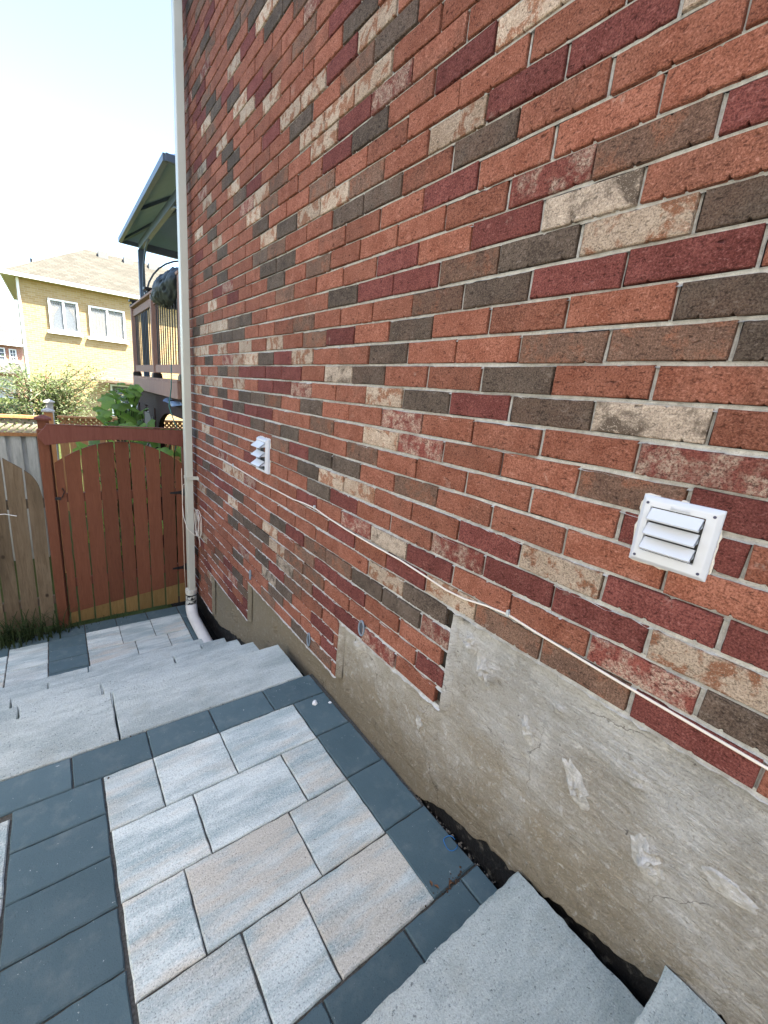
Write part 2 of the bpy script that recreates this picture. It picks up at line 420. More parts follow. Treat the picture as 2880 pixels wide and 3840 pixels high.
def parge_mat():
    s = MT('parging', .95, .1); co = s.coord(rnd=False)
    st = s.noise(s.coord((1, 2.4, 13), rnd=False, rot=(R(7), 0, 0)), 7, 5, .7, 2.0)
    st2 = s.noise(s.coord((1, 3.6, 17), rnd=False, rot=(R(-24), 0, 0)), 7, 5, .68, 2.6)
    bl = s.noise(co, 3.2, 5, .6, .4); fine = s.noise(co, 150, 4, .7); md = s.noise(co, 26, 5, .68, .5)
    pm = s.maprange(s.noise(co, 4.5, 3, .6, .6), .42, .58, 0, 1)
    c = s.mix(s.maprange(bl, .36, .66, 0, 1), (.43, .43, .415), (.66, .66, .64))
    sep = s.n('SeparateXYZ'); s.L.new(s.n('TexCoord').outputs['Object'], sep.inputs[0])
    zz = s.math('ADD', sep.outputs[2], s.math('MULTIPLY', s.math('SUBTRACT', bl, .5), 1.1))
    c = s.mix(s.maprange(zz, .25, .85, .85, 0), c, (.37, .31, .215))                  # damp brown stain of the lower half
    c = s.mix(s.math('MULTIPLY', s.maprange(st, .36, .46, .6, 0), pm), c, (.25, .225, .18))  # stroke grooves darkened in the colour to paint the shade of their relief
    c = s.mix(s.math('MULTIPLY', s.maprange(st2, .38, .47, .45, 0), s.math('SUBTRACT', 1., pm)), c, (.27, .24, .19))
    c = s.mix(s.maprange(md, .56, .70, 0, .55), c, (.76, .76, .74))
    c = s.mix(s.maprange(md, .30, .40, .45, 0), c, (.24, .215, .17))
    c = s.mix(s.maprange(fine, .34, .46, .45, 0), c, (.22, .20, .17)); c = s.mix(s.maprange(fine, .58, .68, 0, .4), c, (.80, .79, .76))
    zs = s.math('ADD', sep.outputs[2], s.math('MULTIPLY', s.math('SUBTRACT', md, .5), .35))
    c = s.mix(s.maprange(zs, .10, .42, .65, 0), c, (.17, .14, .095))                  # soil splash along the ground
    c = s.mix(s.maprange(s.noise(co, 34, 3, .6), .70, .76, 0, .7), c, (.07, .065, .06))
    nz = s.n('TexNoise'); s.L.new(co, nz.inputs['Vector']); nz.inputs['Scale'].default_value = 9; nz.inputs['Detail'].default_value = 5
    vs_ = s.n('VectorMath', operation='SCALE'); s.L.new(nz.outputs['Color'], vs_.inputs[0]); vs_.inputs['Scale'].default_value = .16
    va = s.n('VectorMath', operation='ADD'); s.L.new(co, va.inputs[0]); s.L.new(vs_.outputs[0], va.inputs[1])
    cr = s.vor(va.outputs[0], 2.1, 'DISTANCE_TO_EDGE')
    c = s.mix(s.math('MULTIPLY', s.math('LESS_THAN', cr, .0032), s.maprange(bl, .48, .60, 0, .55)), c, (.06, .052, .042))
    s.col(c)
    h = s.math('ADD', s.math('MULTIPLY', st, .7), s.math('MULTIPLY', md, .8)); h = s.math('ADD', h, s.math('MULTIPLY', fine, .30))
    s.bump(h, 1., .022); return s.m
M_PARGE = parge_mat()
pg.build('foundation_parging', M_PARGE, house, smooth=True, fix=False)
sp_m = MT('mortar_splat', .95, .1); co = sp_m.coord(rnd=False); sp_m.col(sp_m.mix(sp_m.maprange(sp_m.noise(co, 50, 4, .7), .35, .65, 0, 1), (.43, .42, .39), (.62, .61, .58))); sp_m.bump(sp_m.noise(sp_m.coord((1, 1, 2.5), rnd=False), 70, 4, .7), 1., .012)
for (y, z, ry_, rz_, tl) in ((.335, -1.045, .030, .062, .5), (.13, -1.165, .022, .05, .35), (-.055, -1.215, .040, .072, .5), (-.265, -1.265, .045, .060, .3), (.40, -.985, .022, .035, .2), (1.10, -1.385, .05, .03, -.4), (-.42, -1.17, .06, .03, .2), (.62, -1.50, .02, .04, 0)):
    rg = random.Random(int(y*1000) + 7); n = 26; m_ = 5; vs = []
    for k in range(m_ + 1):
        for i in range(n):
            a = 2*math.pi*i/n; e = 1 + .32*mnoise.noise(Vector((math.cos(a)*1.6 + y*9, math.sin(a)*1.6, z))) + .22*mnoise.noise(Vector((math.cos(a)*5, math.sin(a)*5, y*7)))
            f = 1 - k/m_*.97; u, v = math.cos(a)*ry_*e*f, math.sin(a)*rz_*e*f; yy, zz = y + u + v*tl, z + v
            hgt = (0 if k == 0 else .0045 + .005*mnoise.noise(Vector((yy*40, zz*50, 3))) + .003*k/m_)
            vs.append((parge_x(yy, zz) - hgt + (.004 if k == 0 else 0), yy, zz))
    q = MB(); q.add(vs, [(k*n+i, k*n+(i+1) % n, (k+1)*n+(i+1) % n, (k+1)*n+i) for k in range(m_) for i in range(n)] + [tuple(m_*n + i for i in range(n))]); q.build('mortar_splat', sp_m.m, house)
ret.build('parging_return', M_PARGE, house, smooth=True, fix=False, kind='stuff')
# black waterproofing membrane below and behind the parging
mm = MT('membrane', .55, .35); co = mm.coord(rnd=False)
mm.col(mm.mix(mm.maprange(mm.noise(co, 22, 5, .7), .56, .64, 0, .8), (.008, .008, .009), (.09, .085, .075))); mm.bump(mm.noise(co, 60, 3), .7, .008)
mb = MB(); ny = 160
vs = []
for i in range(ny + 1):
    y = lerp(YA, YB, i / ny)
    for q in range(13):
        z = lerp(-3.0, -1.25, q / 12) if y < 1.3 else lerp(-3.0, -1.62 if y < 2.7 else -2.0 if y < 3.7 else -2.4, q / 12)
        vs.append((.052 + mnoise.noise(Vector((y * 9, z * 9, 2))) * .006, y, z))
mb.add(vs, [(i*13+q, (i+1)*13+q, (i+1)*13+q+1, i*13+q+1) for i in range(ny) for q in range(12)])
mb.build('waterproof_membrane', mm.m, house, smooth=True, fix=False)
fb = MB(); fb.box((.07, YA, -3.), (.19, YB, -.9)); fb.build('foundation', plain('concrete', (.3, .3, .29), .9), house)

# ================================================================== GROUND, LANDING, STAIRS, PATIO
ZL, ZP, RISE = -1.87, -2.78, .182
soil = MT('soil', 1., .05); co = soil.coord(rnd=False)
soil.col(soil.mix(soil.noise(co, 8, 6, .7), (.03, .024, .018), (.085, .07, .05))); soil.bump(soil.noise(co, 40, 5, .7), 1., .03)
lawn = MT('ground', 1., .05); co = lawn.coord(rnd=False)
lawn.col(lawn.mix(lawn.noise(co, 3, 6, .7), (.035, .055, .015), (.10, .115, .035))); lawn.bump(lawn.noise(co, 60, 4), 1., .04)
g = MB()
g.add([(-400, -300, -2.86), (400, -300, -2.86), (400, 800, -2.86), (-400, 800, -2.86)], [(0, 1, 2, 3)])
setp(g.build('ground', lawn.m, None, fix=False), 'low ground of the back yard', None, None, 'structure'); bpy.data.objects['ground'].pop('label', None)
g = MB(); g.box((-4.0, -3.2, -2.85), (.05, 1.58, -1.905))
setp(g.build('terrace', soil.m), kind='structure')

def stone_light():
    s = MT('paver_light', .92, .18); co = s.coord()
    st = s.noise(s.coord((1.6, 7., 3)), 1.5, 5, .62, .12); st2 = s.noise(s.coord((1.6, 7., 3)), 1.2, 4, .6, .1)
    c = s.mix(s.maprange(st, .40, .60, 0, 1), (.35, .435, .435), (.62, .685, .655))
    rr = s.math('FRACT', s.math('MULTIPLY', s.rand(), 7.77))
    tan = s.math('MULTIPLY', s.maprange(st2, .47, .62, 0, .85), s.maprange(rr, .2, .5, .35, 1))
    c = s.mix(s.math('MULTIPLY', tan, .85), c, (.62, .55, .44))
    f = s.noise(co, 210, 3, .75); f2 = s.noise(co, 85, 3, .65)
    c = s.mix(s.maprange(f, .34, .46, .7, 0), c, (.14, .15, .15)); c = s.mix(s.maprange(f, .55, .66, 0, .7), c, (.80, .79, .76))
    c = s.mix(s.maprange(f2, .27, .33, .75, 0), c, (.09, .095, .10)); c = s.mix(s.maprange(f2, .68, .73, 0, .6), c, (.75, .75, .74))
    s.col(s.value(c, .9, 1.08)); s.bump(s.math('ADD', f2, s.math('MULTIPLY', f, .5)), .8, .003); return s.m
def stone_dark():
    s = MT('paver_dark', .85, .25); co = s.coord()
    c = s.mix(s.noise(co, 6, 4), (.062, .106, .122), (.106, .156, .174)); f = s.noise(co, 240, 3, .7); f2 = s.noise(co, 60, 3, .7)
    c = s.mix(s.maprange(f, .3, .42, .45, 0), c, (.03, .036, .042)); c = s.mix(s.maprange(f, .68, .78, 0, .7), c, (.30, .33, .36))
    c = s.mix(s.maprange(s.noise(co, 11, 5, .7), .52, .72, 0, .35), c, (.20, .23, .225)); c = s.mix(s.maprange(f2, .69, .73, 0, .8), c, (.50, .54, .53))
    s.col(s.value(c, .88, 1.12)); s.bump(s.math('ADD', f2, s.math('MULTIPLY', f, .5)), .6, .002); return s.m
def stone_step():
    s = MT('step_stone', .93, .18); co = s.coord()
    st = s.noise(s.coord((.9, 2.6, 3)), 2.0, 6, .72, .3)
    c = s.mix(s.maprange(st, .42, .58, 0, 1), (.37, .425, .41), (.54, .595, .565))
    f = s.noise(co, 190, 4, .78); f2 = s.noise(co, 80, 4, .72)
    c = s.mix(s.maprange(f, .34, .46, .6, 0), c, (.15, .17, .16)); c = s.mix(s.maprange(f, .55, .66, 0, .6), c, (.76, .78, .72))
    c = s.mix(s.maprange(f2, .33, .39, .75, 0), c, (.09, .10, .10)); c = s.mix(s.maprange(s.noise(co, 5, 5, .7), .55, .72, 0, .35), c, (.36, .36, .30)); c = s.mix(s.maprange(f2, .68, .72, 0, .8), c, (.8, .8, .78))
    s.col(c); s.bump(s.math('ADD', f2, s.math('MULTIPLY', f, .7)), 1., .006); return s.m
ML, MD, MS = stone_light(), stone_dark(), stone_step()
def slab_mesh(mbd, x0, x1, y0, y1, zt, th, ch=.005, rough=.0015, seg=.03, rg=random):
    """stone with slightly uneven chamfered edges"""
    def edge(a, b):
        n = max(2, int(((b[0]-a[0])**2 + (b[1]-a[1])**2) ** .5 / seg)); return [(lerp(a[0], b[0], i/n), lerp(a[1], b[1], i/n)) for i in range(n)]
    ring = edge((x0, y0), (x1, y0)) + edge((x1, y0), (x1, y1)) + edge((x1, y1), (x0, y1)) + edge((x0, y1), (x0, y0))
    cx, cy = (x0+x1)/2, (y0+y1)/2; N = len(ring); vs = []
    jit = [(rg.uniform(-rough, rough), rg.uniform(-rough, rough), rg.uniform(-rough, rough)) for _ in ring]
    def ins(p, d): return (p[0] + (d if p[0] < cx and abs(p[0]-x0) < 1e-6 else -d if abs(p[0]-x1) < 1e-6 else 0), p[1] + (d if abs(p[1]-y0) < 1e-6 else -d if abs(p[1]-y1) < 1e-6 else 0))
    for p, j in zip(ring, jit): vs.append((p[0]+j[0], p[1]+j[1], zt - th))
    for p, j in zip(ring, jit): vs.append((p[0]+j[0], p[1]+j[1], zt - ch + j[2]))
    for p, j in zip(ring, jit): q = ins(p, ch*.8); vs.append((q[0]+j[0], q[1]+j[1], zt + j[2]*.4))
    fs = [(k*N+i, k*N+(i+1) % N, (k+1)*N+(i+1) % N, (k+1)*N+i) for k in (0, 1) for i in range(N)] + [tuple(2*N+i for i in range(N))]
    mbd.add(vs, fs); return mbd
def paver(parent, x0, x1, y0, y1, zt, m, th=.05):
    rg = random.Random(int((x0*91 + y0*57 + zt*13) * 1000)); gp = .0022
    t = rg.uniform(-.0012, .0012)
    b = slab_mesh(MB(), x0+gp+rg.uniform(0, .0012), x1-gp-rg.uniform(0, .0012), y0+gp+rg.uniform(0, .0012), y1-gp-rg.uniform(0, .0012), zt+t, th, rg=rg)
    o = b.build('paver', m, parent, fix=False); return o

sand = plain('joint_sand', (.085, .082, .072), 1., .05, .4, 120)
b = MB(); b.box((-2.3, .02, ZL - .06), (.03, 1.597, ZL - .011))
landing = setp(b.build('landing', sand), kind='structure')
def grid(parent, z, m, rects):
    for (x0, x1, y0, y1) in rects: paver(parent, x0, x1, y0, y1, z, m)
# light pavers of the panel, three widths in rows of 295 mm
ys = [1.402, 1.112, .817, .517, .225]
rows = [[-1.108, -.910, -.606, -.196], [-1.105, -.803, -.397, -.196], [-1.103, -.904, -.492, -.194], [-1.100, -.797, -.584, -.188]]
for r_, xs in enumerate(rows):
    if r_ == 1:   # the row's joint line steps: first pair of cells are as measured
        pass
    grid(landing, ZL, ML, [(a, c, ys[r_+1], ys[r_]) for a, c in zip(xs, xs[1:])])
# light pavers left of the dark strip
for i, y1 in enumerate([1.597, 1.37, 1.045, .75, .45, .16]):
    y0 = [1.37, 1.045, .75, .45, .16, .02][i]
    xs = [-2.3, -2.0, -1.72, -1.416] if i % 2 else [-2.3, -2.12, -1.80, -1.416]
    if i: grid(landing, ZL, ML, [(a, c, y0, y1) for a, c in zip(xs, xs[1:])])
grid(landing, ZL, MD, [(a, c, 1.402, 1.595) for a, c in zip([-2.3, -2.13, -1.823, -1.52, -1.215, -.910, -.608, -.303], [-2.13, -1.823, -1.52, -1.215, -.910, -.608, -.303, .006])])
st = [1.402, 1.205, 1.007, .812, .615, .42, .225, .03]
grid(landing, ZL, MD, [(-1.414, -1.110, b_, a_) for a_, b_ in zip(st, st[1:])])
st = [1.402, 1.122, .825, .525, .226]
for i, (a_, b_) in enumerate(zip(st, st[1:])): grid(landing, ZL, MD, [(-.194, (.006, .012, .020, .028)[i], b_, a_)])
grid(landing, ZL, MD, [(a, c, .03, .223) for a, c in zip([-1.108, -.962, -.656, -.342, -.062], [-.962, -.656, -.342, -.062, .034])])

# stairs down to the patio
stairs = bpy.data.objects.new('staircase', None); COL.objects.link(stairs); stairs.location = (-1, 2.4, ZP); ORG['staircase'] = Vector((-1, 2.4, ZP)); setp(stairs, kind='structure')
TY = [1.600, 1.995, 2.375, 2.745, 3.105, 3.475]
ends = [-.028, -.060, -.060, -.060, -.170]
cuts = [[-2.3, -1.022], [-2.3, -1.45, -1.052], [-2.3, -1.52, -.565], [-2.3, -1.35, -.28], [-2.3, -1.1]]
for i in range(5):
    zt = ZL - RISE * i; y1 = TY[i+1]; y0 = y1 - .40 if i else 1.600
    xs = cuts[i] + [ends[i]]; rg = random.Random(i)
    for a, c in zip(xs, xs[1:]):
        slab_mesh(MB(), a + .004, c - .004, y0, y1, zt + rg.uniform(-.001, .001), .178, .006, .0018, .03, rg).build('step_slab', MS, stairs, fix=False)
base = MB()
for i in range(5): base.box((-2.28, 1.62 if i == 0 else TY[i] - .02, ZP - .05), (-.20, TY[i+1] - .03, ZL - RISE * i - .182))
base.build('base', soil.m, stairs)
# stairs up behind the camera
ups = bpy.data.objects.new('upper_staircase', None); COL.objects.link(ups); ups.location = (-.6, -.2, ZL); ORG['upper_staircase'] = Vector((-.6, -.2, ZL)); setp(ups, kind='structure')
for i, (y1, e) in enumerate(((.058, .020), (-.372, .026), (-.80, .02))):
    rg = random.Random(40 + i); zt = ZL + .180 * (i + 1)
    for a, c in ((-2.3, -1.15), (-1.15, e)):
        slab_mesh(MB(), a + .004, c, y1 - .44, y1, zt, .178, .007, .0028, .022, rg).build('step_slab', MS, ups, fix=False)
ub = MB(); ub.box((-2.28, -1.3, -2.0), (-.02, .03, -1.872)); ub.box((-2.28, -1.3, -1.87), (-.02, -.40, -1.70)); ub.build('base', soil.m, ups)

# lower patio
b = MB(); b.box((-2.3, 3.2, ZP - .07), (-.16, 4.62, ZP - .011)); patio = setp(b.build('patio', sand), kind='structure')
grid(patio, ZP, ML, [(a, c, 4.035, 4.412) for a, c in zip([-1.082, -.785, -.487], [-.785, -.487, -.178])])
grid(patio, ZP, ML, [(a, c, 3.66, 4.033) for a, c in zip([-1.08, -.682, -.384], [-.682, -.384, -.176])])
grid(patio, ZP, ML, [(a, c, 3.30, 3.658) for a, c in zip([-1.08, -.782, -.484], [-.782, -.484, -.176])])
grid(patio, ZP, MD, [(-1.384, -1.084, c + .003, a - .003) for a, c in zip([4.60, 4.41, 4.205, 4.005, 3.80, 3.60, 3.4], [4.41, 4.205, 4.005, 3.80, 3.60, 3.4, 3.2])])
grid(patio, ZP, MD, [(a, c, 4.415, 4.60) for a, c in zip([-1.082, -.80, -.50], [-.80, -.50, -.18])])
grid(patio, ZP, MD, [(-.174, -.075, c, a) for a, c in zip([4.60, 4.3, 4.0, 3.7], [4.3, 4.0, 3.7, 3.4])])
grid(patio, ZP, ML, [(-1.682, -1.386, 4.0, 4.395), (-1.682, -1.386, 3.70, 3.998), (-1.682, -1.386, 3.38, 3.698), (-2.0, -1.684, 3.995, 4.285), (-2.0, -1.684, 3.7, 3.993), (-2.0, -1.684, 3.38, 3.698), (-2.28, -2.002, 3.7, 4.1), (-2.28, -2.002, 3.38, 3.698)])
grid(patio, ZP, MD, [(-1.682, -1.386, 4.398, 4.56), (-2.0, -1.684, 4.288, 4.5)])
b = MB(); b.box((-.19, 1.62, -3.0), (.06, 4.9, -2.80)); dp = MT('black_soil', .9, .1); co = dp.coord(rnd=False)
dp.col(dp.mix(dp.maprange(dp.noise(co, 30, 4), .6, .68, 0, .5), (.010, .009, .008), (.06, .05, .035))); dp.bump(dp.noise(co, 50, 4), 1., .02)
setp(b.build('trench', dp.m), kind='structure')
# ================================================================== WALL FITTINGS
pvc = plain('white_pvc', (.55, .59, .645), .35, .4, .03, 8)
def vent(name, y0, y1, z0, z1, label, depth, tilt, lip, text=False, wy=(.18, .86), wz=(.20, .85)):
    """louvred wall hood: frame, three slats, screws"""
    t = thing(name, label, 'exhaust vent', (0, (y0+y1)/2, (z0+z1)/2), 'louvred exhaust vents on the brick wall')
    W, Hh = y1-y0, z1-z0; a0, a1 = y0+W*wy[0], y0+W*wy[1]; b0, b1 = z0+Hh*wz[0], z0+Hh*wz[1]
    f = MB(); x = -depth; m = .010
    def ring(u0, u1, v0, v1, xx): return [(xx, u0, v0), (xx, u1, v0), (xx, u1, v1), (xx, u0, v1)]
    vs = ring(y0, y1, z0, z1, .006) + ring(y0, y1, z0, z1, x*.45) + ring(y0+m, y1-m, z0+m, z1-m, x) + ring(a0, a1, b0, b1, x) + ring(a0, a1, b0, b1, -.004)
    fs = [(k*4+i, k*4+(i+1) % 4, k*4+4+(i+1) % 4, k*4+4+i) for k in range(4) for i in range(4)]
    f.add(vs, fs); f.build('frame', pvc, t, bevel=.0025, seg=2)
    d = MB(); d.box((-.0035, a0-.002, b0-.002), (.004, a1+.002, b1+.002)); d.build('duct', plain('duct_shade', (.05, .05, .052), .6), t)  # shallow dark plate stands in for the shade between the slats
    n = 3; step = (b1-b0)/n
    for i in range(n):
        zt = b1 - step*i - .002; L = step*.86
        ox, oz = math.sin(tilt)*L, math.cos(tilt)*L
        p0 = Vector((x+.002, 0, zt)); p1 = Vector((x-ox, 0, zt-oz)); th = Vector((-.0018, 0, -.0004)); ya, yb = a0+.002, a1-.002
        s = MB(); s.prism([(p0.x, ya, p0.z), (p1.x, ya, p1.z), (p1.x+.0035, ya, p1.z-.004), (p0.x+.003, ya, p0.z-.003)], (0, yb-ya, 0))
        # side cheeks close the slat against the frame
        for yy in (ya, yb-.0016): s.prism([(p0.x, yy, p0.z), (p1.x, yy, p1.z), (x+.004, yy, p1.z+.004)], (0, .0016, 0))
        s.build('louver', pvc, t)
    sm = plain('screw_dark', (.035, .04, .09), .4, .5)
    if text or lip:
        for yy in (y0+W*.09, y1-W*.09):
            for zz in (z0+Hh*.10, z1-Hh*.10):
                q = MB(); q.tube([(x+.002, yy, zz), (x-.0012, yy, zz)], .0034, 10); q.build('screw', sm, t)
    # foam and caulk squeezed out round the frame
    sl_ = MB(); pts = []; rg = random.Random(int(y0*100)); per = ring(y0, y1, z0, z1, .001)
    for i in range(4):
        p, q = Vector(per[i]), Vector(per[(i+1) % 4])
        for k in range(14): pts.append(p.lerp(q, k/14) + Vector((0, rg.uniform(-.0025, .0025), rg.uniform(-.0025, .0025))))
    pts.append(pts[0]); sl_.tube(pts, [rg.uniform(.0025, .0055) for _ in pts], 6)
    sl_.build('sealant', plain('sealant', (.62, .60, .54), .8, .2, .1, 200, bump=.002), t, smooth=True)
    if text:
        cu = bpy.data.curves.new('lettering', 'FONT'); cu.body = 'Imperial'; cu.size = .0125; cu.shear = .35; cu.extrude = .0018; cu.align_x = 'CENTER'
        to = bpy.data.objects.new('lettering_src', cu); COL.objects.link(to); bpy.context.view_layer.update()
        me = bpy.data.meshes.new_from_object(to.evaluated_get(bpy.context.evaluated_depsgraph_get()))
        bpy.data.objects.remove(to); me.materials.append(pvc)
        # text reads towards -y with its face to -x
        for v in me.vertices: c = v.co.copy(); v.co = (x - .0006 - c.z - t.location.x, (y0+y1)/2 - c.x - t.location.y, z1 - Hh*.135 + c.y - t.location.z)
        me.update(); o = bpy.data.objects.new('lettering', me); COL.objects.link(o); o.parent = t; ORG[o.name] = ORG[t.name]
    return t
vent('exhaust_vent', -.2105, -.0445, -.472, -.305, 'white three-slat vent nearest the camera with dark corner screws and embossed script', .017, R(38), .0, True)
vent('exhaust_vent', 2.285, 2.470, -.715, -.476, 'white louvred vent further along the wall with its slats swung wide open',   .034, R(52), 0, False, (.08, .92), (.10, .90))

cream_cable = plain('cable_cream', (.66, .61, .54), .45, .4, .04, 20)
t = thing('cable', 'long cream cable clipped along the brick wall below the vents', 'cable', (-.012, 1.8, -.80))
CP = [(4.33,-.812),(4.0,-.80),(3.605,-.80),(3.33,-.788),(3.044,-.79),(2.694,-.799),(2.4,-.806),(2.141,-.799),(1.896,-.797),(1.76,-.785),(1.617,-.780),(1.45,-.794),(1.269,-.803),(1.05,-.807),(.833,-.806),(.66,-.816),(.55,-.824),(.456,-.819),(.36,-.80),(.266,-.789),(.158,-.797),(-.1,-.808),(-.409,-.817),(-.9,-.83),(-1.55,-.82)]
q = MB(); q.tube([(-.0055, y, z) for y, z in CP], .0038, 8); q.build('wire', cream_cable, t, smooth=True)
clipm = plain('clip_grey', (.45, .5, .52), .4, .4)
for y, z in ((3.044, -.786), (1.617, -.776), (.266, -.784), (-1.2, -.82)):
    q = MB(); q.box((-.0125, y-.005, z-.009), (.002, y+.005, z+.004)); q.tube([(-.013, y, z+.009), (-.003, y, z+.008)], .0045, 7); q.build('clip', clipm, t)

# downspout
alu = plain('downspout_white', (.50, .50, .43), .4, .4, .05, 3)
t = thing('downspout', 'tall pale rectangular downspout strapped to the far corner of the brick wall', 'downspout', (-.08, 4.25, -2.44))
q = MB(); q.box((-.113, 4.205, -2.44), (-.045, 4.295, ZT)); q.build('pipe', alu, t, bevel=.006, seg=2)
for z in (-1.13,):
    q = MB(); q.box((-.116, 4.19, z-.017), (-.0, 4.2045, z+.017)); q.box((-.1165, 4.19, z-.0165), (-.1135, 4.298, z+.0165)); q.box((-.012, 4.135, z-.016), (-.004, 4.2, z+.016))
    o = q.build('strap', alu, t)
    for yy in (4.15, 4.178): k_ = MB(); k_.tube([(-.013, yy, z), (-.003, yy, z)], .004, 7); k_.build('screw', clipm, o)
# drain pipe under it
sp = MT('smeared_pvc', .5, .35); co = sp.coord(rnd=False)
sp.col(sp.mix(sp.maprange(sp.noise(co, 26, 4, .6, .6), .50, .54, 0, 1), (.50, .50, .45), (.012, .012, .014)))
t = thing('drain_pipe', 'white plastic drain pipe with black smeared collar bending under the stairs', 'pipe', (-.09, 4.2, -2.66))
q = MB(); q.tube([(-.082, 4.25, -2.415), (-.082, 4.25, -2.455), (-.082, 4.25, -2.475)], [.062, .062, .058], 20); q.build('adapter', plain('adapter_ivory', (.62, .60, .53), .45), t, smooth=False)
q = MB(); q.tube([(-.082, 4.25, -2.47), (-.082, 4.25, -2.49)], .057, 20); q.build('ring', plain('rubber_black', (.012, .012, .013), .5), t)
q = MB(); q.tube([(-.082, 4.25, -2.49), (-.084, 4.248, -2.56), (-.088, 4.24, -2.61)], [.059, .059, .060], 20); q.build('collar', sp.m, t)
q = MB(); q.tube([(-.088, 4.24, -2.61), (-.090, 4.215, -2.655), (-.094, 4.16, -2.69), (-.098, 4.08, -2.70), (-.102, 3.8, -2.70), (-.106, 3.5, -2.70), (-.108, 3.12, -2.70)], [.062, .062, .060, .056, .055, .055, .055], 20)
q.build('elbow', plain('pipe_white', (.68, .66, .62), .4, .4, .06, 12), t, smooth=True)

# coil of spare cable
t = thing('cable_coil', 'coil of spare cream cable hanging on the wall beside the downspout', 'cable', (-.03, 4.08, -1.6))
rg = random.Random(5); q = MB(); pts = []
for i in range(5 * 20 + 1):
    a = i / 20 * 2 * math.pi; rr = 1 + .07 * math.sin(i * .045 + 1); k = i // 20
    pts.append((-.022 - .005 * (k % 3) - .010 * (1 + math.sin(a + k)), 4.085 + .088 * rr * math.sin(a) + .007 * k, -1.60 + .145 * rr * math.cos(a) - .002 * k))
q.tube(pts, .0030, 6, cap=False); q.build('loop', cream_cable, t, smooth=True)
q = MB(); q.tube([(-.03, 4.10, -1.74), (-.03, 4.05, -1.79), (-.025, 4.06, -1.84), (-.02, 4.11, -1.87)], .0038, 6); q.build('tail', cream_cable, t, smooth=True)
q = MB(); q.tube([(-.05, 4.30, -1.16), (-.12, 4.33, -1.23), (-.13, 4.33, -1.45), (-.128, 4.30, -1.58), (-.118, 4.19, -1.68), (-.06, 4.15, -1.745), (-.03, 4.12, -1.74)], .0038, 6); q.build('lead', cream_cable, t, smooth=True)
t = thing('cable', 'thin tan cable dropping behind the downspout beside the gate', 'cable', (-.128, 4.33, -1.2))
q = MB(); q.tube([(-.128, 4.33, -1.05), (-.131, 4.33, -1.6), (-.129, 4.33, -2.2), (-.12, 4.34, -2.45)], .004, 6); q.build('wire', plain('cable_tan', (.55, .42, .32), .5), t, smooth=True)

# weep plugs
wm = plain('weep_plug_grey', (.20, .25, .30), .45, .35)
for (y, z, hy, hz, lab) in ((1.068, -1.262, .022, .040, 'oval grey-blue weep plug at the top of the exposed parging'), (1.605, -1.625, .016, .044, 'oval grey weep plug in the lowest brick course by the stairs'), (2.62, -1.60, .014, .04, 'small far weep plug near the bottom edge of the bricks')):
    t = thing('weep_plug', lab, 'weep plug', (-.004, y, z), 'plastic weep plugs in the brick joints')
    q = MB(); q.tube([(-.006, y + hy*math.cos(a*math.pi/10), z + hz*math.sin(a*math.pi/10)) for a in range(21)], .0045, 6, cap=False); q.build('rim', wm, t, smooth=True)
    q = MB(); q.prism([(-.003, y + hy*.8*math.cos(a*math.pi/8), z + hz*.8*math.sin(a*math.pi/8)) for a in range(16)], (.01, 0, 0)); q.build('mesh_insert', plain('insert_dark', (.06, .07, .09), .7), t)

# small things lying on the pavers
def pebble(name, x, y, z, r, col, label, cat, seed):
    rg = random.Random(seed); b = bmesh.new(); bmesh.ops.create_icosphere(b, subdivisions=2, radius=r)
    for v in b.verts:
        v.co *= 1 + .45 * mnoise.noise(v.co / r * 1.3 + Vector((seed, 0, 0))); v.co.z *= .6; v.co.x *= 1.35
    me = bpy.data.meshes.new(name); b.to_mesh(me); b.free(); me.materials.append(col)
    o = bpy.data.objects.new(name, me); COL.objects.link(o); o.location = (x, y, z + r*.4); o.rotation_euler = (0, 0, rg.random()*6); setp(o, label, cat); return o
wstone = plain('white_stone', (.75, .75, .73), .9)
pebble('stone_chip', -.09, 1.338, ZL, .014, wstone, 'white stone chip lying on the dark corner paver below the stairs', 'stone', 1)
pebble('stone_chip', -.012, 1.30, ZL, .007, wstone, 'tiny white stone chip against the foot of the parging', 'stone', 2)
db = plain('dirt_crumb', (.07, .045, .03), 1.)
b_ = MB(); rg = random.Random(9)
for i in range(70):
    x, y = rg.gauss(-.10, .06), rg.gauss(.228, .010)
    if i > 40: x, y = rg.uniform(-1.3, .0), rg.choice((1.402, .225, 1.597)) + rg.gauss(0, .012)
    r = rg.uniform(.0015, .006); b_.add([(x-r, y, ZL), (x, y-r, ZL), (x+r, y, ZL), (x, y+r, ZL), (x, y, ZL + r*1.1)], [(0,1,4),(1,2,4),(2,3,4),(3,0,4)])
setp(b_.build('dirt_crumbs', db, None), 'brown crumbs of dirt and leaf gathered in the paver joints', 'debris', None, 'stuff')
lf = MB()
for (x, y, a) in ((-.107, .232, .3), (-.17, .27, 1.2), (-.16, .25, 2.0)):
    c_, s_ = math.cos(a)*.012, math.sin(a)*.012
    lf.add([(x-c_, y-s_, ZL+.002), (x+s_*.5, y-c_*.5, ZL+.007), (x+c_, y+s_, ZL+.003), (x-s_*.5, y+c_*.5, ZL+.008)], [(0,1,2,3)])
setp(lf.build('dry_leaf', plain('dry_leaf', (.16, .085, .045), .9), None, fix=False), 'curled brown leaf scraps at the corner of the light pavers', 'leaf')
gv = MB(); rg = random.Random(31)
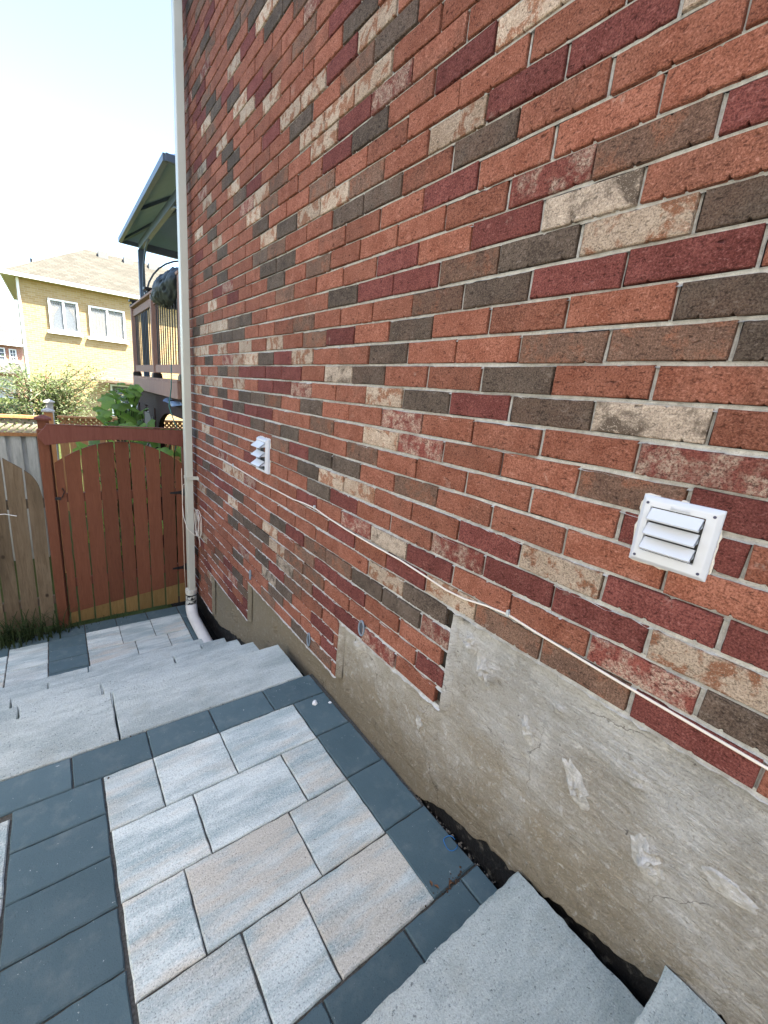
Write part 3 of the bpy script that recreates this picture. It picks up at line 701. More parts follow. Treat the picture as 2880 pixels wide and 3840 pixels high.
for i in range(260):
    y = rg.uniform(-.42, .72); x = rg.uniform(.012, .05); z = ZL - .012 + rg.uniform(-.01, .004); r = rg.uniform(.002, .008); a = rg.random()*3
    c_, s_ = math.cos(a)*r, math.sin(a)*r
    gv.add([(x-c_, y-s_, z), (x+s_, y-c_, z), (x+c_, y+s_, z), (x-s_, y+c_, z), (x, y, z + r*.9)], [(0,1,4),(1,2,4),(2,3,4),(3,0,4)])
setp(gv.build('grit', plain('grit', (.16, .14, .115), 1., .1, .6, 300), None), 'loose grit and soil in the gap along the foot of the parging', 'grit', None, 'stuff')
q = MB(); q.tube([(.000 + .026*math.cos(a*.31)+ .0, .335 + .030*math.sin(a*.31), ZL + .004 + .004*math.sin(a*.9)) for a in range(19)], .0016, 6)
setp(q.build('tie', plain('blue_plastic', (.02, .16, .42), .4), None, smooth=True), 'thin blue plastic tie curled on the dark paver by the wall', 'plastic tie')

# ================================================================== GATE, FENCES
def wood(name, a, b, rough=.8, knots=False, zs=2.0):
    s = MT(name, rough, .2); co = s.coord((14, 14, 1.1)); g = s.noise(co, 3.2, 5, .65, .9); f = s.noise(s.coord((80, 80, 5)), 3, 3, .6)
    c = s.mix(s.maprange(g, .3, .7, 0, 1), a, b); c = s.mix(s.maprange(f, .3, .45, .4, 0), c, tuple(x*.45 for x in a))
    if knots:
        v = s.vor(s.coord((1, 1, .7)), 5.5); c = s.mix(s.maprange(v, .06, .11, .9, 0), c, tuple(x*.2 for x in a))
        st = s.noise(s.coord((1, 1, .45)), 3, 3); c = s.mix(s.maprange(st, .5, .75, 0, .6), c, tuple(x*.38 for x in a))
    s.col(s.value(c, .86, 1.14)); s.bump(s.math('ADD', g, s.math('MULTIPLY', f, .5)), .5, .004); return s.m
W_RED = wood('wood_red_stain', (.140, .050, .026), (.180, .068, .037), .7)
W_RED2 = wood('wood_red_stain_beam', (.13, .044, .031), (.175, .065, .047), .7)
W_RAW = wood('wood_raw', (.20, .125, .045), (.27, .17, .065))
W_GREY = wood('wood_grey', (.115, .082, .050), (.20, .150, .098), .85, True)
W_SILVER = wood('wood_silver', (.40, .385, .34), (.54, .52, .47), .85, True)
W_LATT = wood('wood_lattice', (.40, .34, .24), (.52, .46, .34), .85)
W_ORANGE = wood('wood_orange', (.42, .19, .075), (.52, .26, .11))
black = plain('iron_black', (.012, .012, .013), .5, .4)
GY = 4.70
t = thing('garden_gate', 'red-brown wooden gate with arched top between the arbour posts', 'gate', (-.62, GY, ZP))
edges = [-1.200, -1.115, -.975, -.832, -.688, -.552, -.412, -.268, -.122, -.035]
def arch(x): u = (x + .63) / .585; return -.825 - .235 * u * u
for i, (a, b_) in enumerate(zip(edges, edges[1:])):
    rg = random.Random(i + 70); g0 = .0065 + rg.uniform(0, .003); a2, b2 = a + g0, b_ - g0
    top = [(a2 + (b2 - a2) * k / 4, arch(a2 + (b2 - a2) * k / 4)) for k in range(5)]
    zb0, zb1 = lerp(-2.665, -2.535, (a2 + 1.2) / 1.13), lerp(-2.665, -2.535, (b2 + 1.2) / 1.13)
    # nibbled edges let slivers of light through
    L, Rr = [], []
    for k in range(1, 24):
        f = k / 24; L.append((a2 + rg.choice((0, 0, -.003, -.004)), lerp(zb0, arch(a2), f))); Rr.append((b2 + rg.choice((0, 0, .003, .004)), lerp(zb1, arch(b2), f)))
    poly = [(a2, zb0), (b2, zb1)] + Rr + top[::-1] + L[::-1]
    q = MB(); q.prism([(x, GY, z) for x, z in poly], (0, .018, 0)); q.build('board', W_RED, t)
    if i > 0 or True:
        bb = max(zb0, zb1); q = MB(); q.prism([(a2 + .001, GY + .002, -2.79 + rg.uniform(0, .01)), (b2 - .001, GY + .002, -2.79 + rg.uniform(0, .01)), (b2 - .001, GY + .002, zb1 - .002), (a2 + .001, GY + .002, zb0 - .002)], (0, .016, 0))
        q.build('skirt_board', W_RAW, t)
for z in (-1.40, -2.33):
    q = MB(); q.box((-1.19, GY + .0185, z - .045), (-.04, GY + .056, z + .045)); q.build('rail', W_RED, t)
    q = MB(); q.prism([(-.02, GY - .004, z - .045), (-.02, GY - .004, z + .05), (-.075, GY - .004, z + .018), (-.175, GY - .004, z + .010), (-.185, GY - .004, z), (-.175, GY - .004, z - .010), (-.075, GY - .004, z - .018)], (0, .006, 0)); q.build('hinge', black, t)
q = MB(); q.tube([(-1.150, GY - .012, -1.30), (-1.135, GY - .014, -1.33), (-1.150, GY - .014, -1.36), (-1.160, GY - .012, -1.39)], .004, 6); q.tube([(-1.150, GY + .0, -1.30), (-1.150, GY - .014, -1.30)], .006, 7); q.build('latch', black, t)
q = MB(); q.box((-1.215, GY - .016, -1.41), (-1.17, GY - .002, -1.385)); q.build('catch', black, t)

t = thing('gate_arbour', 'red-brown gate frame with chamfered post and curved header board', 'gate frame', (-1.25, GY, ZP))
q = MB(); q.box((-1.300, GY - .02, ZP - .03), (-1.212, GY + .07, -.72)); q.build('post', W_RED, t, bevel=.006)
q = MB(); q.box((-.034, GY + .005, ZP), (.018, GY + .075, -.72)); q.build('post', W_RED, t)
hb = [(-1.292, -.765), (-1.292, -.79), (-1.245, -.862)] + [(-1.24 + 1.19 * k / 16, -.862 + .062 * math.sin(math.pi * k / 16)) for k in range(0, 17)] + [(-.045, -.862), (-.028, -.73), (-.034, -.683), (-1.222, -.672)]
q = MB(); q.prism([(x, GY - .062, z) for x, z in hb], (0, .038, 0)); q.build('header', W_RED2, t, bevel=.003)
q = MB(); q.box((-1.225, GY - .063, -.672), (-.034, GY - .01, -.664)); q.build('cap_strip', W_RED, t)
# post cap of the side fence standing right behind
def capped_post(x, y, zt, sz, m, label, capm):
    t = thing('fence_post', label, 'fence post', (x, y, ZP - .05), 'capped posts of the side fence behind the gate')
    q = MB(); q.box((x - sz/2, y - sz/2, ZP - .08), (x + sz/2, y + sz/2, zt - .03)); q.build('post', m, t)
    q = MB(); e = sz/2 + .022; q.box((x-e, y-e, zt-.03), (x+e, y+e, zt-.012)); q.add([(x-e, y-e, zt-.0119), (x+e, y-e, zt-.0119), (x+e, y+e, zt-.0119), (x-e, y+e, zt-.0119), (x, y, zt+.022)], [(0,1,4),(1,2,4),(2,3,4),(3,0,4)]); q.build('cap', capm, t)
capped_post(-1.245, 4.86, -.615, .09, W_RED, 'nearest capped side fence post, dark red behind the header', W_RED2)
capped_post(-1.215, 6.4, -.66, .09, W_ORANGE, 'middle capped side fence post, brown with a pale cap', W_SILVER)
capped_post(-1.205, 7.9, -.64, .09, W_SILVER, 'farthest and palest of the capped side fence posts', W_SILVER)

# front fence panel with a swept top, left of the gate post
t = thing('wooden_fence', 'weathered brown board fence with swept-down top left of the gate', 'fence', (-1.8, GY + .03, ZP))
pts = [(-2.4, -.90), (-2.0, -.88), (-1.75, -.91), (-1.58, -.985), (-1.46, -1.08), (-1.38, -1.155), (-1.335, -1.24), (-1.312, -1.36), (-1.304, -1.55)]
def sweep(x):
    for (a, za), (b, zb) in zip(pts, pts[1:]):
        if a <= x <= b: return lerp(za, zb, (x - a) / (b - a))
    return -1.5
xs = [-2.38, -2.235, -2.09, -1.945, -1.80, -1.70, -1.575, -1.432, -1.304]
for i, (a, b_) in enumerate(zip(xs, xs[1:])):
    a2, b2 = a + .007, b_ - .007; k = 6; lean = .012
    poly = [(a2 - lean, ZP), (b2 - lean, ZP)] + [(lerp(b2, a2, j/k), sweep(lerp(b2, a2, j/k))) for j in range(k + 1)]
    q = MB(); q.prism([(x, GY + .02 + (.004 if i % 2 else 0), z) for x, z in poly], (0, .018, 0)); q.build('board', W_GREY, t)
for z in (-1.45, -2.5): q = MB(); q.box((-2.4, GY + .043, z - .045), (-1.305, GY + .08, z + .045)); q.build('rail', W_GREY, t)
q = MB(); q.tube([(-1.75, GY - .0, -1.525), (-1.60, GY - .03, -1.515), (-1.515, GY - .055, -1.535)], .0035, 6)
setp(q.build('stick', plain('stick_white', (.7, .7, .68), .6), None), 'thin white rod sticking out across the weathered fence boards', 'rod')

# grey lattice-topped fence behind and its orange neighbour
def lattice_fence(label, x0, x1, y, zl0, zt, m, mlat, mrail, bw, shadow=True, zb=ZP-.05):
    t = thing('lattice_fence', label, 'fence', ((x0+x1)/2, y, zb))
    x = x0; i = 0
    while x < x1 - .02:
        q = MB(); q.box((x, y, zb), (min(x + bw, x1), y + .018, zl0 - .012)); q.build('board', m, t)
        if shadow:
            q = MB(); q.box((x + bw*.82, y + .06, zb), (min(x + bw*1.75, x1), y + .078, zl0 - .012)); q.build('back_board', m, t); x += bw * 1.52
        else: x += bw + .008
    q = MB(); q.box((x0, y - .02, zl0 - .045), (x1, y + .055, zl0 - .002)); q.build('rail', mrail, t)
    q = MB(); q.box((x0, y - .03, zt - .035), (x1, y + .07, zt)); q.build('top_rail', mrail, t)
    q = MB(); hgt = zt - .035 - zl0; n = int((x1 - x0) / .085)
    for k in range(-4, n + 4):
        xa = x0 + k * .085
        for s_ in (1, -1):
            p = Vector((xa, y + (.012 if s_ > 0 else .024), zl0)); q_ = Vector((xa + s_ * hgt, y + (.012 if s_ > 0 else .024), zl0 + hgt))
            if min(p.x, q_.x) < x0 - .02 or max(p.x, q_.x) > x1 + .02: continue
            q.bar(p, q_, .010, .036, (0, 1, 0)) if False else q.bar(p, q_, .036, .010, (0, 1, 0))
    q.build('lattice', mlat, t, kind='stuff')
    return t
lattice_fence('silvery board fence with lattice top behind the swept fence', -4.2, -1.18, 7.0, -1.03, -.80, W_SILVER, W_LATT, W_ORANGE, .105)
lattice_fence('orange stained fence with lattice strip seen above the gate arch', -1.12, 1.6, 9.5, -1.19, -1.0, W_ORANGE, W_ORANGE, W_ORANGE, .14, False)

# weeds at the fence foot
wd = MT('weed', .7, .2); co = wd.coord(rnd=False); wd.col(wd.mix(wd.noise(co, 30, 2), (.012, .022, .006), (.04, .06, .018))); WEED = wd.m
def grass_clump(name, label, cx, cy, z, n, spread, hmax, seed, wdt=.009):
    rg = random.Random(seed); t = thing(name, label, 'weeds', (cx, cy, z)); q = MB()
    for i in range(n):
        x, y = cx + rg.gauss(0, spread), cy + rg.gauss(0, spread * .4); a = rg.random() * 6.28; h = hmax * rg.uniform(.35, 1); out = h * rg.uniform(.3, 1.1); wv = wdt * rg.uniform(.6, 1.3)
        dx, dy = math.cos(a), math.sin(a); vs = []
        for k in range(5):
            f = k / 4; px, py, pz = x + dx*out*f*f, y + dy*out*f*f, z + h*(f*1.6 - f*f*.9); ww = wv*(1 - f*.95)
            vs += [(px - dy*ww, py + dx*ww, pz), (px + dy*ww, py - dx*ww, pz)]
        q.add(vs, [(2*k, 2*k+1, 2*k+3, 2*k+2) for k in range(4)])
    q.build('blades', WEED, t, fix=False); return t
grass_clump('weed_clump', 'dark grassy weeds sprawling at the foot of the weathered fence', -1.60, 4.52, ZP, 190, .15, .36, 4, .007)
grass_clump('weed_clump', 'low weeds creeping along the bottom of the gate post', -1.28, 4.56, ZP, 60, .07, .09, 5, .006)
grass_clump('weed_clump', 'thin line of moss and seedlings under the gate boards', -.85, 4.63, ZP, 90, .16, .035, 6, .004)

# ================================================================== DECK AND GAZEBO BEHIND THE HOUSE
W_DECK = wood('wood_deck', (.25, .145, .11), (.34, .215, .17), .75)
W_DARK = wood('wood_dark', (.035, .018, .016), (.055, .030, .026), .8)
DY0, DY1 = 5.03, 8.45
t = thing('deck', 'raised red-brown deck with black baluster railing beyond the house corner', 'deck', (1.6, 6.7, -2.82))
q = MB(); q.box((0, DY0, -.37), (.04, DY1, -.185)); q.build('fascia', W_DECK, t, bevel=.003)
q = MB(); q.box((.041, DY0, -.37), (3.4, DY0 + .04, -.185)); q.build('fascia', W_DECK, t)
for i in range(24):
    y = DY0 + i * .1425; q = MB(); q.box((.0, y, -.183), (3.4, y + .137, -.155)); q.build('deck_board', W_DECK, t)
for i in range(8):
    q = MB(); q.box((.05, DY0 + .3 + i*.4, -.36), (3.35, DY0 + .34 + i*.4, -.19)); q.build('joist', W_DARK, t)
# beam with arched brackets and posts below
q = MB(); q.box((.06, DY0, -.60), (.16, DY1, -.372)); q.build('beam', W_DARK, t)
for yc in (6.9, 8.35):
    q = MB(); q.box((.045, yc - .07, -2.85), (.175, yc + .07, -.60)); q.build('post', W_DARK, t)
    for s_ in (-1, 1):
        if yc > 8 and s_ > 0: continue
        poly = [(yc + s_*.071, -.601), (yc + s_*1.0, -.601)] + [(yc + s_*(.071 + .93*(1 - math.sin(a*math.pi/16))), -.601 - .62*(1 - math.cos(a*math.pi/16))) for a in range(1, 9)]
        q = MB(); q.prism([(.06, y, z) for y, z in poly], (.06, 0, 0)); q.build('bracket', W_DARK, t)
q = MB(); q.box((.07, 7.02, -2.3), (.10, 8.0, -.72)); q.box((.05, 7.03, -2.28), (.0695, 7.10, -.74)); q.box((.05, 7.92, -2.28), (.0695, 7.99, -.74)); q.build('skirt_panel', plain('panel_brown', (.14, .115, .095), .7), t)
# railing along the side and front
for yc in (6.55, 8.36, 4.90):
    q = MB(); q.box((.01, yc - .045, -.150), (.10, yc + .045, .93)); q.build('rail_post', W_DECK, t)
    q = MB(); q.box((-.005, yc - .062, -.1545), (.115, yc + .062, -.11)); q.box((.0, yc - .055, -.1095), (.11, yc + .055, -.09)); q.build('post_base', black, t)
for (a, b_) in ((4.945, 6.505), (6.595, 8.315)):
    q = MB(); q.box((.035, a, .80), (.075, b_, .90)); q.build('rail', W_DECK, t); q = MB(); q.box((.03, a, -.08), (.08, b_, .02)); q.build('rail', W_DECK, t)
    n = int((b_ - a) / .135)
    for i in range(n):
        y = a + (i + .7) * (b_ - a) / (n + .4); q = MB(); q.tube([(.055, y, .0201), (.055, y, .7999)], .0075, 8); q.build('baluster', black, t)
q = MB(); q.box((.0, 4.86, .931), (.115, 8.42, .962)); q.build('handrail', W_DECK, t, bevel=.004)
for yc in (6.9, 8.36):
    q = MB(); q.box((.0, yc - .055, .963), (.11, yc + .055, .99)); q.box((.03, yc - .03, .9901), (.08, yc + .03, 1.03)); q.box((-.01, yc - .07, 1.0301), (.12, yc + .07, 1.06)); q.build('post_light', black, t)

mg = plain('gazebo_metal', (.095, .13, .18), .5, .4, .08, 5)
mr = plain('gazebo_roof', (.185, .275, .40), .55, .35, .06, 4)
t = thing('gazebo', 'dark hardtop gazebo standing on the deck', 'gazebo', (1.75, 7.1, -.155))
gx0, gx1, gy0, gy1, ge, ga = -.02, 3.6, 5.15, 8.95, 2.06, 3.25
cx, cy = (gx0+gx1)/2, (gy0+gy1)/2
cor = [(gx0, gy0, ge), (gx1, gy0, ge), (gx1, gy1, ge), (gx0, gy1, ge)]
for i in range(4):
    a, b_ = Vector(cor[i]), Vector(cor[(i+1) % 4]); ap = Vector((cx, cy, ga))
    # each slope in two sheets with a seam between them
    mid = (a + b_) / 2
    for p, r_ in ((a, mid), (mid, b_)):
        q = MB(); q.prism([p, r_, ap], (0, 0, .02)); q.build('roof_panel', mr, t)
    q = MB(); q.bar(a + Vector((0, 0, -.01)), b_ + Vector((0, 0, -.01)), .05, .07); q.build('gutter', mg, t)
    q = MB(); q.bar(a + Vector((0, 0, -.02)), ap + Vector((0, 0, -.03)), .05, .05); q.build('rafter', mg, t)
    q = MB(); q.bar(mid + Vector((0, 0, -.02)), ap + Vector((0, 0, -.03)), .04, .04); q.build('rafter', mg, t)
ins = .27; bx = [(gx0+ins, gy0+ins), (gx1-ins, gy0+ins), (gx1-ins, gy1-ins), (gx0+ins, gy1-ins)]
for i in range(4):
    a, b_ = Vector((*bx[i], 1.98)), Vector((*bx[(i+1) % 4], 1.98)); q = MB(); q.bar(a, b_, .06, .11); q.build('frame_beam', mg, t)
for (x, y) in bx:
    q = MB(); q.box((x - .045, y - .045, -.154), (x + .045, y + .045, 1.92)); q.build('post', mg, t, bevel=.006)
    for (ux, uy) in ((1 if x < cx else -1, 0), (0, 1 if y < cy else -1)):
        q = MB(); q.tube([(x + ux*(.05 + .75*(1 - math.cos(k*math.pi/16))), y + uy*(.05 + .75*(1 - math.cos(k*math.pi/16))), 1.15 + .78*math.sin(k*math.pi/16)) for k in range(9)], .016, 6); q.build('brace', mg, t, smooth=True)

# black cover slumped over the railing
bm = bmesh.new(); bmesh.ops.create_icosphere(bm, subdivisions=5, radius=1)
for v in bm.verts:
    p = v.co.copy(); r_ = 1 + .16*mnoise.noise(p*1.4 + Vector((3, 0, 1))) + .12*abs(mnoise.noise(Vector((p.x*3, p.y*4.5, p.z*1.6)))) - .16*abs(mnoise.noise(Vector((p.x*4, p.y*8 + p.z*2, p.z*2))))
    zz = p.z * r_; yy = p.y * r_ * (1.05 - .22*max(0, -zz)); v.co = (p.x*r_*.26 + .10, yy*.66, zz*(.20 - .06*p.y) - .05*p.y)
me = bpy.data.meshes.new('grill_cover'); bm.to_mesh(me); bm.free(); me.materials.append(plain('cover_black', (.012, .018, .024), .6, .3)); me.polygons.foreach_set('use_smooth', [True]*len(me.polygons))
o = bpy.data.objects.new('grill_cover', me); COL.objects.link(o); o.location = (.03, 5.58, .86); o.scale = (.9, .95, .92); setp(o, 'bulky black fabric cover slumped over the deck railing', 'cover')
# hose and tarp
q = MB(); q.tube([(-.02, 5.2, .05), (-.05, 5.1, -.25), (-.10, 5.0, -.45), (-.07, 4.9, -.62), (-.05, 4.8, -.70), (-.07, 4.78, -.80), (-.10, 4.76, -.92)], .006, 7)
setp(q.build('hose', plain('hose_green', (.03, .13, .10), .5), None, smooth=True), 'thin green hose hanging from the deck down to the gate header', 'hose')
q = MB(); vs = []
for i in range(13):
    for j in range(5):
        u, v_ = i/12, j/4; vs.append((.02 + .05*math.sin(u*9 + v_*2), 5.05 + u*.7, -.375 - v_*.06 - .035*math.sin(u*math.pi) + .015*mnoise.noise(Vector((u*6, v_*4, 0)))))
q.add(vs, [(i*5+j, (i+1)*5+j, (i+1)*5+j+1, i*5+j+1) for i in range(12) for j in range(4)])
setp(q.build('tarp', plain('tarp_blue', (.08, .11, .16), .4, .4), None, smooth=True, fix=False), 'crumpled blue plastic tarp sagging under the deck edge', 'tarp')

# ================================================================== PLANTS
def leaf_mat(name, a, b, tr=.35):
    s = MT(name, .55, .3); co = s.coord(); f = s.noise(co, 9, 3); c = s.value(s.mix(f, a, b), .7, 1.3); s.col(c)
    td = s.n('BsdfTranslucent'); s.L.new(s.mix(1., c, (1.0, 1.25, .55), 'MULTIPLY'), td.inputs[0]); mx = s.n('MixShader'); mx.inputs[0].default_value = tr
    out = s.t.nodes['Material Output']; s.L.new(s.b.outputs[0], mx.inputs[1]); s.L.new(td.outputs[0], mx.inputs[2]); s.L.new(mx.outputs[0], out.inputs[0]); return s.m
LV = leaf_mat('vine_leaf', (.16, .26, .06), (.28, .38, .12), .55); LT = leaf_mat('tree_leaf', (.12, .15, .075), (.24, .26, .14), .4)
def big_leaf_mesh(seed):
    rg = random.Random(seed); n = 20; ring = []; inner = []
    for i in range(n):
        a = 2*math.pi*i/n; r_ = 1 - .16*(.5 + .5*math.cos(5*a)) + rg.uniform(-.04, .04)
        if abs(a - math.pi) < .35: r_ *= .45
        ring.append((r_*math.cos(a), r_*math.sin(a), -.22*r_*r_ + .10*math.sin(5*a + seed))); inner.append((.5*r_*math.cos(a), .5*r_*math.sin(a), -.02 + .03*math.sin(5*a + 2.5)))
    vs = [(0, 0, 0.0)] + inner + ring
    fs = [(0, 1+i, 1+(i+1) % n) for i in range(n)] + [(1+i, 1+n+i, 1+n+(i+1) % n, 1+(i+1) % n) for i in range(n)]
    me = bpy.data.meshes.new('leaf'); me.from_pydata(vs, [], fs); me.materials.append(LV); me.polygons.foreach_set('use_smooth', [True]*len(me.polygons)); return me
leafs = [big_leaf_mesh(i) for i in range(5)]
def vine(label, cx, cy, boxes, seed, size):
    rg = random.Random(seed); t = thing('squash_vine', label, 'vine', (cx, cy, -2.85), 'leafy squash vines beside the deck'); q = MB()
    for (x0, x1, y0, y1, z0, z1, n) in boxes:
        for i in range(n):
            x, y, z = rg.uniform(x0, x1), rg.uniform(y0, y1), rg.uniform(z0, z1)
            o = bpy.data.objects.new('leaf', rg.choice(leafs)); COL.objects.link(o); o.parent = t; o.location = (x - cx, y - cy, z + 2.85); s_ = size * rg.uniform(.55, 1.2); o.scale = (s_, s_, s_)
            o.rotation_euler = (rg.uniform(.1, 1.15), rg.uniform(-.6, .6), rg.uniform(-1.2, 1.2))
            if i % 2 == 0: q.tube([(x, y, z), (lerp(x, cx, .35) + rg.uniform(-.1, .1), y + .05, z - .25), (lerp(x, cx, .6), cy, max(-2.8, z - .9))], .006, 5)
    q.tube([(cx, cy, -2.85), (cx + .05, cy + .1, -2.0), (cx - .05, cy, -1.2), (cx, cy + .05, -.8)], [.02, .018, .014, .008], 6)
    q.build('stem', WEED, t, smooth=True)
vine('tall squash vine with broad leaves climbing at the left of the deck post', -.32, 6.9, [(-.66, -.12, 6.5, 7.3, -1.0, -.62, 34), (-.62, -.20, 6.5, 7.2, -.66, -.42, 16), (-.42, -.14, 6.6, 7.0, -.48, -.26, 9)], 11, .115)
vine('squash vine trailing low along the garden behind the gate boards', -.40, 6.1, [(-1.0, .0, 5.7, 7.0, -2.6, -1.0, 66), (-.75, .02, 5.5, 6.6, -1.2, -.78, 26)], 12, .12)
vine('vine leaves showing in the gap between deck post and downspout', .12, 6.0, [(.02, .35, 5.4, 6.6, -1.5, -.72, 26)], 13, .11)
# loose pale tree behind the fences
rg = random.Random(21); TX, TYY = -1.26, 13.0
t = thing('tree', 'loose pale green tree with narrow leaves behind the lattice fence', 'tree', (TX, TYY, -2.86))
q = MB(); q.tube([(TX, TYY, -2.86), (TX + .03, TYY, -1.8), (TX - .02, TYY, -.9), (TX + .02, TYY, -.35)], [.10, .085, .07, .03], 9)
tw = MB(); lv = MB(); tips = []
for i in range(190):
    z0 = rg.uniform(-2.0, -.55); a = rg.uniform(0, 6.28); Ln = rg.uniform(.6, 1.65) * (1 if rg.random() < .7 else 1.15)
    d = Vector((math.cos(a), math.sin(a)*.75, rg.uniform(-.15, .85))).normalized(); p = Vector((TX, TYY, z0)); pts_ = [p]
    for k in range(1, 6): p = p + d * Ln / 5; d = (d + Vector((rg.uniform(-.25, .25), rg.uniform(-.25, .25), rg.uniform(-.15, .2)))).normalized(); pts_.append(p.copy())
    if p.z > .12: continue
    tw.tube(pts_, [.014, .012, .009, .007, .005, .003], 4); tips.append(pts_)
for pts_ in tips:
    for k in range(66):
        f = rg.uniform(.15, 1.0) * 5; i = min(4, int(f)); p = pts_[i].lerp(pts_[i+1], f - i) + Vector((rg.gauss(0, .10), rg.gauss(0, .10), rg.gauss(0, .09)))
        d = Vector((rg.uniform(-1, 1), rg.uniform(-1, 1), rg.uniform(-.2, .9))).normalized(); s_ = d.cross(Vector((rg.uniform(-1, 1), rg.uniform(-1, 1), 1))).normalized(); L_ = rg.uniform(.05, .105); w_ = L_ * .17
        lv.add([p, p + d*L_*.5 + s_*w_, p + d*L_, p + d*L_*.5 - s_*w_], [(0, 1, 2, 3)], 0, rg.uniform(.01, 1))
tr = q.build('trunk', plain('bark', (.16, .10, .06), .9, .1, .3, 40, bump=.01), t, smooth=True)
tw.build('branches', plain('twig', (.13, .09, .055), .9), t, fix=False)
lv.build('crown', LT, t, fix=False, kind='stuff')

# ================================================================== HOUSES BEHIND
def far_brick(name, a, b, m_, bl=.24, bh=.09):
    s = MT(name, .9, .1); tc = s.n('TexCoord').outputs['Object']; sp_ = s.n('SeparateXYZ'); s.L.new(tc, sp_.inputs[0]); cb = s.n('CombineXYZ')
    s.L.new(s.math('ADD', sp_.outputs[0], sp_.outputs[1]), cb.inputs[0]); s.L.new(sp_.outputs[2], cb.inputs[1])
    br = s.n('TexBrick'); s.L.new(cb.outputs[0], br.inputs[0]); br.inputs['Scale'].default_value = 1; br.inputs['Brick Width'].default_value = bl; br.inputs['Row Height'].default_value = bh; br.inputs['Mortar Size'].default_value = .007
    br.inputs['Color1'].default_value = (*a, 1); br.inputs['Color2'].default_value = (*b, 1); br.inputs['Mortar'].default_value = (*m_, 1); br.inputs['Bias'].default_value = -.1
    s.col(br.outputs[0]); return s.m
def shingle(name, a, b):
    s = MT(name, .95, .1); co = s.coord((1, 3, 3), rnd=False); tc = s.n('TexCoord').outputs['Object']
    br = s.n('TexBrick'); sp_ = s.n('SeparateXYZ'); s.L.new(tc, sp_.inputs[0]); cb = s.n('CombineXYZ'); s.L.new(s.math('ADD', sp_.outputs[0], s.math('MULTIPLY', sp_.outputs[1], .4)), cb.inputs[0]); s.L.new(sp_.outputs[2], cb.inputs[1])
    s.L.new(cb.outputs[0], br.inputs[0]); br.inputs['Scale'].default_value = 1; br.inputs['Brick Width'].default_value = .34; br.inputs['Row Height'].default_value = .085; br.inputs['Mortar Size'].default_value = .006
    br.inputs['Color1'].default_value = (*a, 1); br.inputs['Color2'].default_value = (*b, 1); br.inputs['Mortar'].default_value = tuple(x*.45 for x in a) + (1,)
    s.col(br.outputs[0]); return s.m
white = plain('trim_white', (.78, .77, .74), .5, .3, .03, 3)
gl = MT('window_glass', .05, .5); gl.col((.6, .65, .7))
_tb = gl.n('BsdfTransparent'); _mx = gl.n('MixShader'); _mx.inputs[0].default_value = .9; gl.L.new(gl.b.outputs[0], _mx.inputs[1]); gl.L.new(_tb.outputs[0], _mx.inputs[2]); gl.L.new(_mx.outputs[0], gl.t.nodes['Material Output'].inputs[0])
room = plain('room_shade', (.05, .055, .06), .9)  # dark panel on the solid wall stands in for the unlit room
curt = plain('curtain', (.13, .105, .075), .9, .1, .2, 14)
soff = plain('soffit_beige', (.55, .50, .42), .7)
def window(parent, x0, x1, z0, z1, y, sill=True, cols=2, bars=0, curtains=None):
    """sliding window set into the facade"""
    f = MB(); w_ = .075
    for (a, b_) in (((x0, z0), (x1, z0 + w_)), ((x0, z1 - w_), (x1, z1)), ((x0, z0 + w_), (x0 + w_, z1 - w_)), ((x1 - w_, z0 + w_), (x1, z1 - w_))): f.box((a[0], y - .03, a[1]), (b_[0], y + .06, b_[1]))
    if cols == 2: xm = (x0 + x1)/2; f.box((xm - .04, y - .02, z0 + w_), (xm + .04, y + .055, z1 - w_))
    for k in range(1, bars):
        xx = lerp(x0 + w_, x1 - w_, k/bars); f.box((xx - .018, y - .01, z0 + w_), (xx + .018, y + .03, z1 - w_))
    for k in range(1, bars + 1 if bars else 0):
        zz = lerp(z0 + w_, z1 - w_, k/(bars + 1)); f.box((x0 + w_, y - .008, zz - .018), (x1 - w_, y + .028, zz + .018))
    o = f.build('window', white, parent)
    g_ = MB(); g_.box((x0 + w_*.9, y + .031, z0 + w_*.9), (x1 - w_*.9, y + .045, z1 - w_*.9)); g_.build('pane', gl.m, o); r_ = MB(); r_.box((x0 + w_*.9, y + .085, z0 + w_*.9), (x1 - w_*.9, y + .095, z1 - w_*.9)); r_.build('room_shade_panel', room, o)
    if curtains:
        for (a, b_, kind) in curtains:
            c_ = MB(); zt, zb = z1 - w_, z0 + w_; xa, xb = lerp(x0 + w_, x1 - w_, a), lerp(x0 + w_, x1 - w_, b_); n = 14; vs = []
            for k in range(n + 1):
                u = k/n
                for v_ in (0, .5, 1):
                    xx = lerp(xa, xb, u)
                    if kind == 'L': xx = lerp(xa, lerp(xb, xa, .0 if v_ == 0 else .55 + .35*v_), u)
                    if kind == 'R': xx = lerp(lerp(xa, xb, .0 if v_ == 0 else .55 + .35*v_), xb, u)
                    vs.append((xx, y + .065 + .010*math.sin(k*2.2), lerp(zt, zb, v_)))
            c_.add(vs, [(k*3+v_, (k+1)*3+v_, (k+1)*3+v_+1, k*3+v_+1) for k in range(n) for v_ in range(2)]); c_.build('curtain', curt, o, fix=False)
    if sill:
        s_ = MB(); s_.box((x0 - .11, y - .075, z0 - .13), (x1 + .11, y + .05, z0 - .001)); s_.build('sill', white, o)
FY = 26.0
t = thing('yellow_brick_house', 'sunlit yellow brick house with hip roof beyond the garden', 'house', (3.0, FY, -2.9))
X0, X1, ZE = -2.087, 9.5, 3.50
q = MB(); q.box((X0, FY, -2.95), (X1, FY + 9, ZE + .02)); q.build('wall', far_brick('brick_yellow', (.34, .225, .10), (.42, .295, .15), (.42, .33, .22)), t)
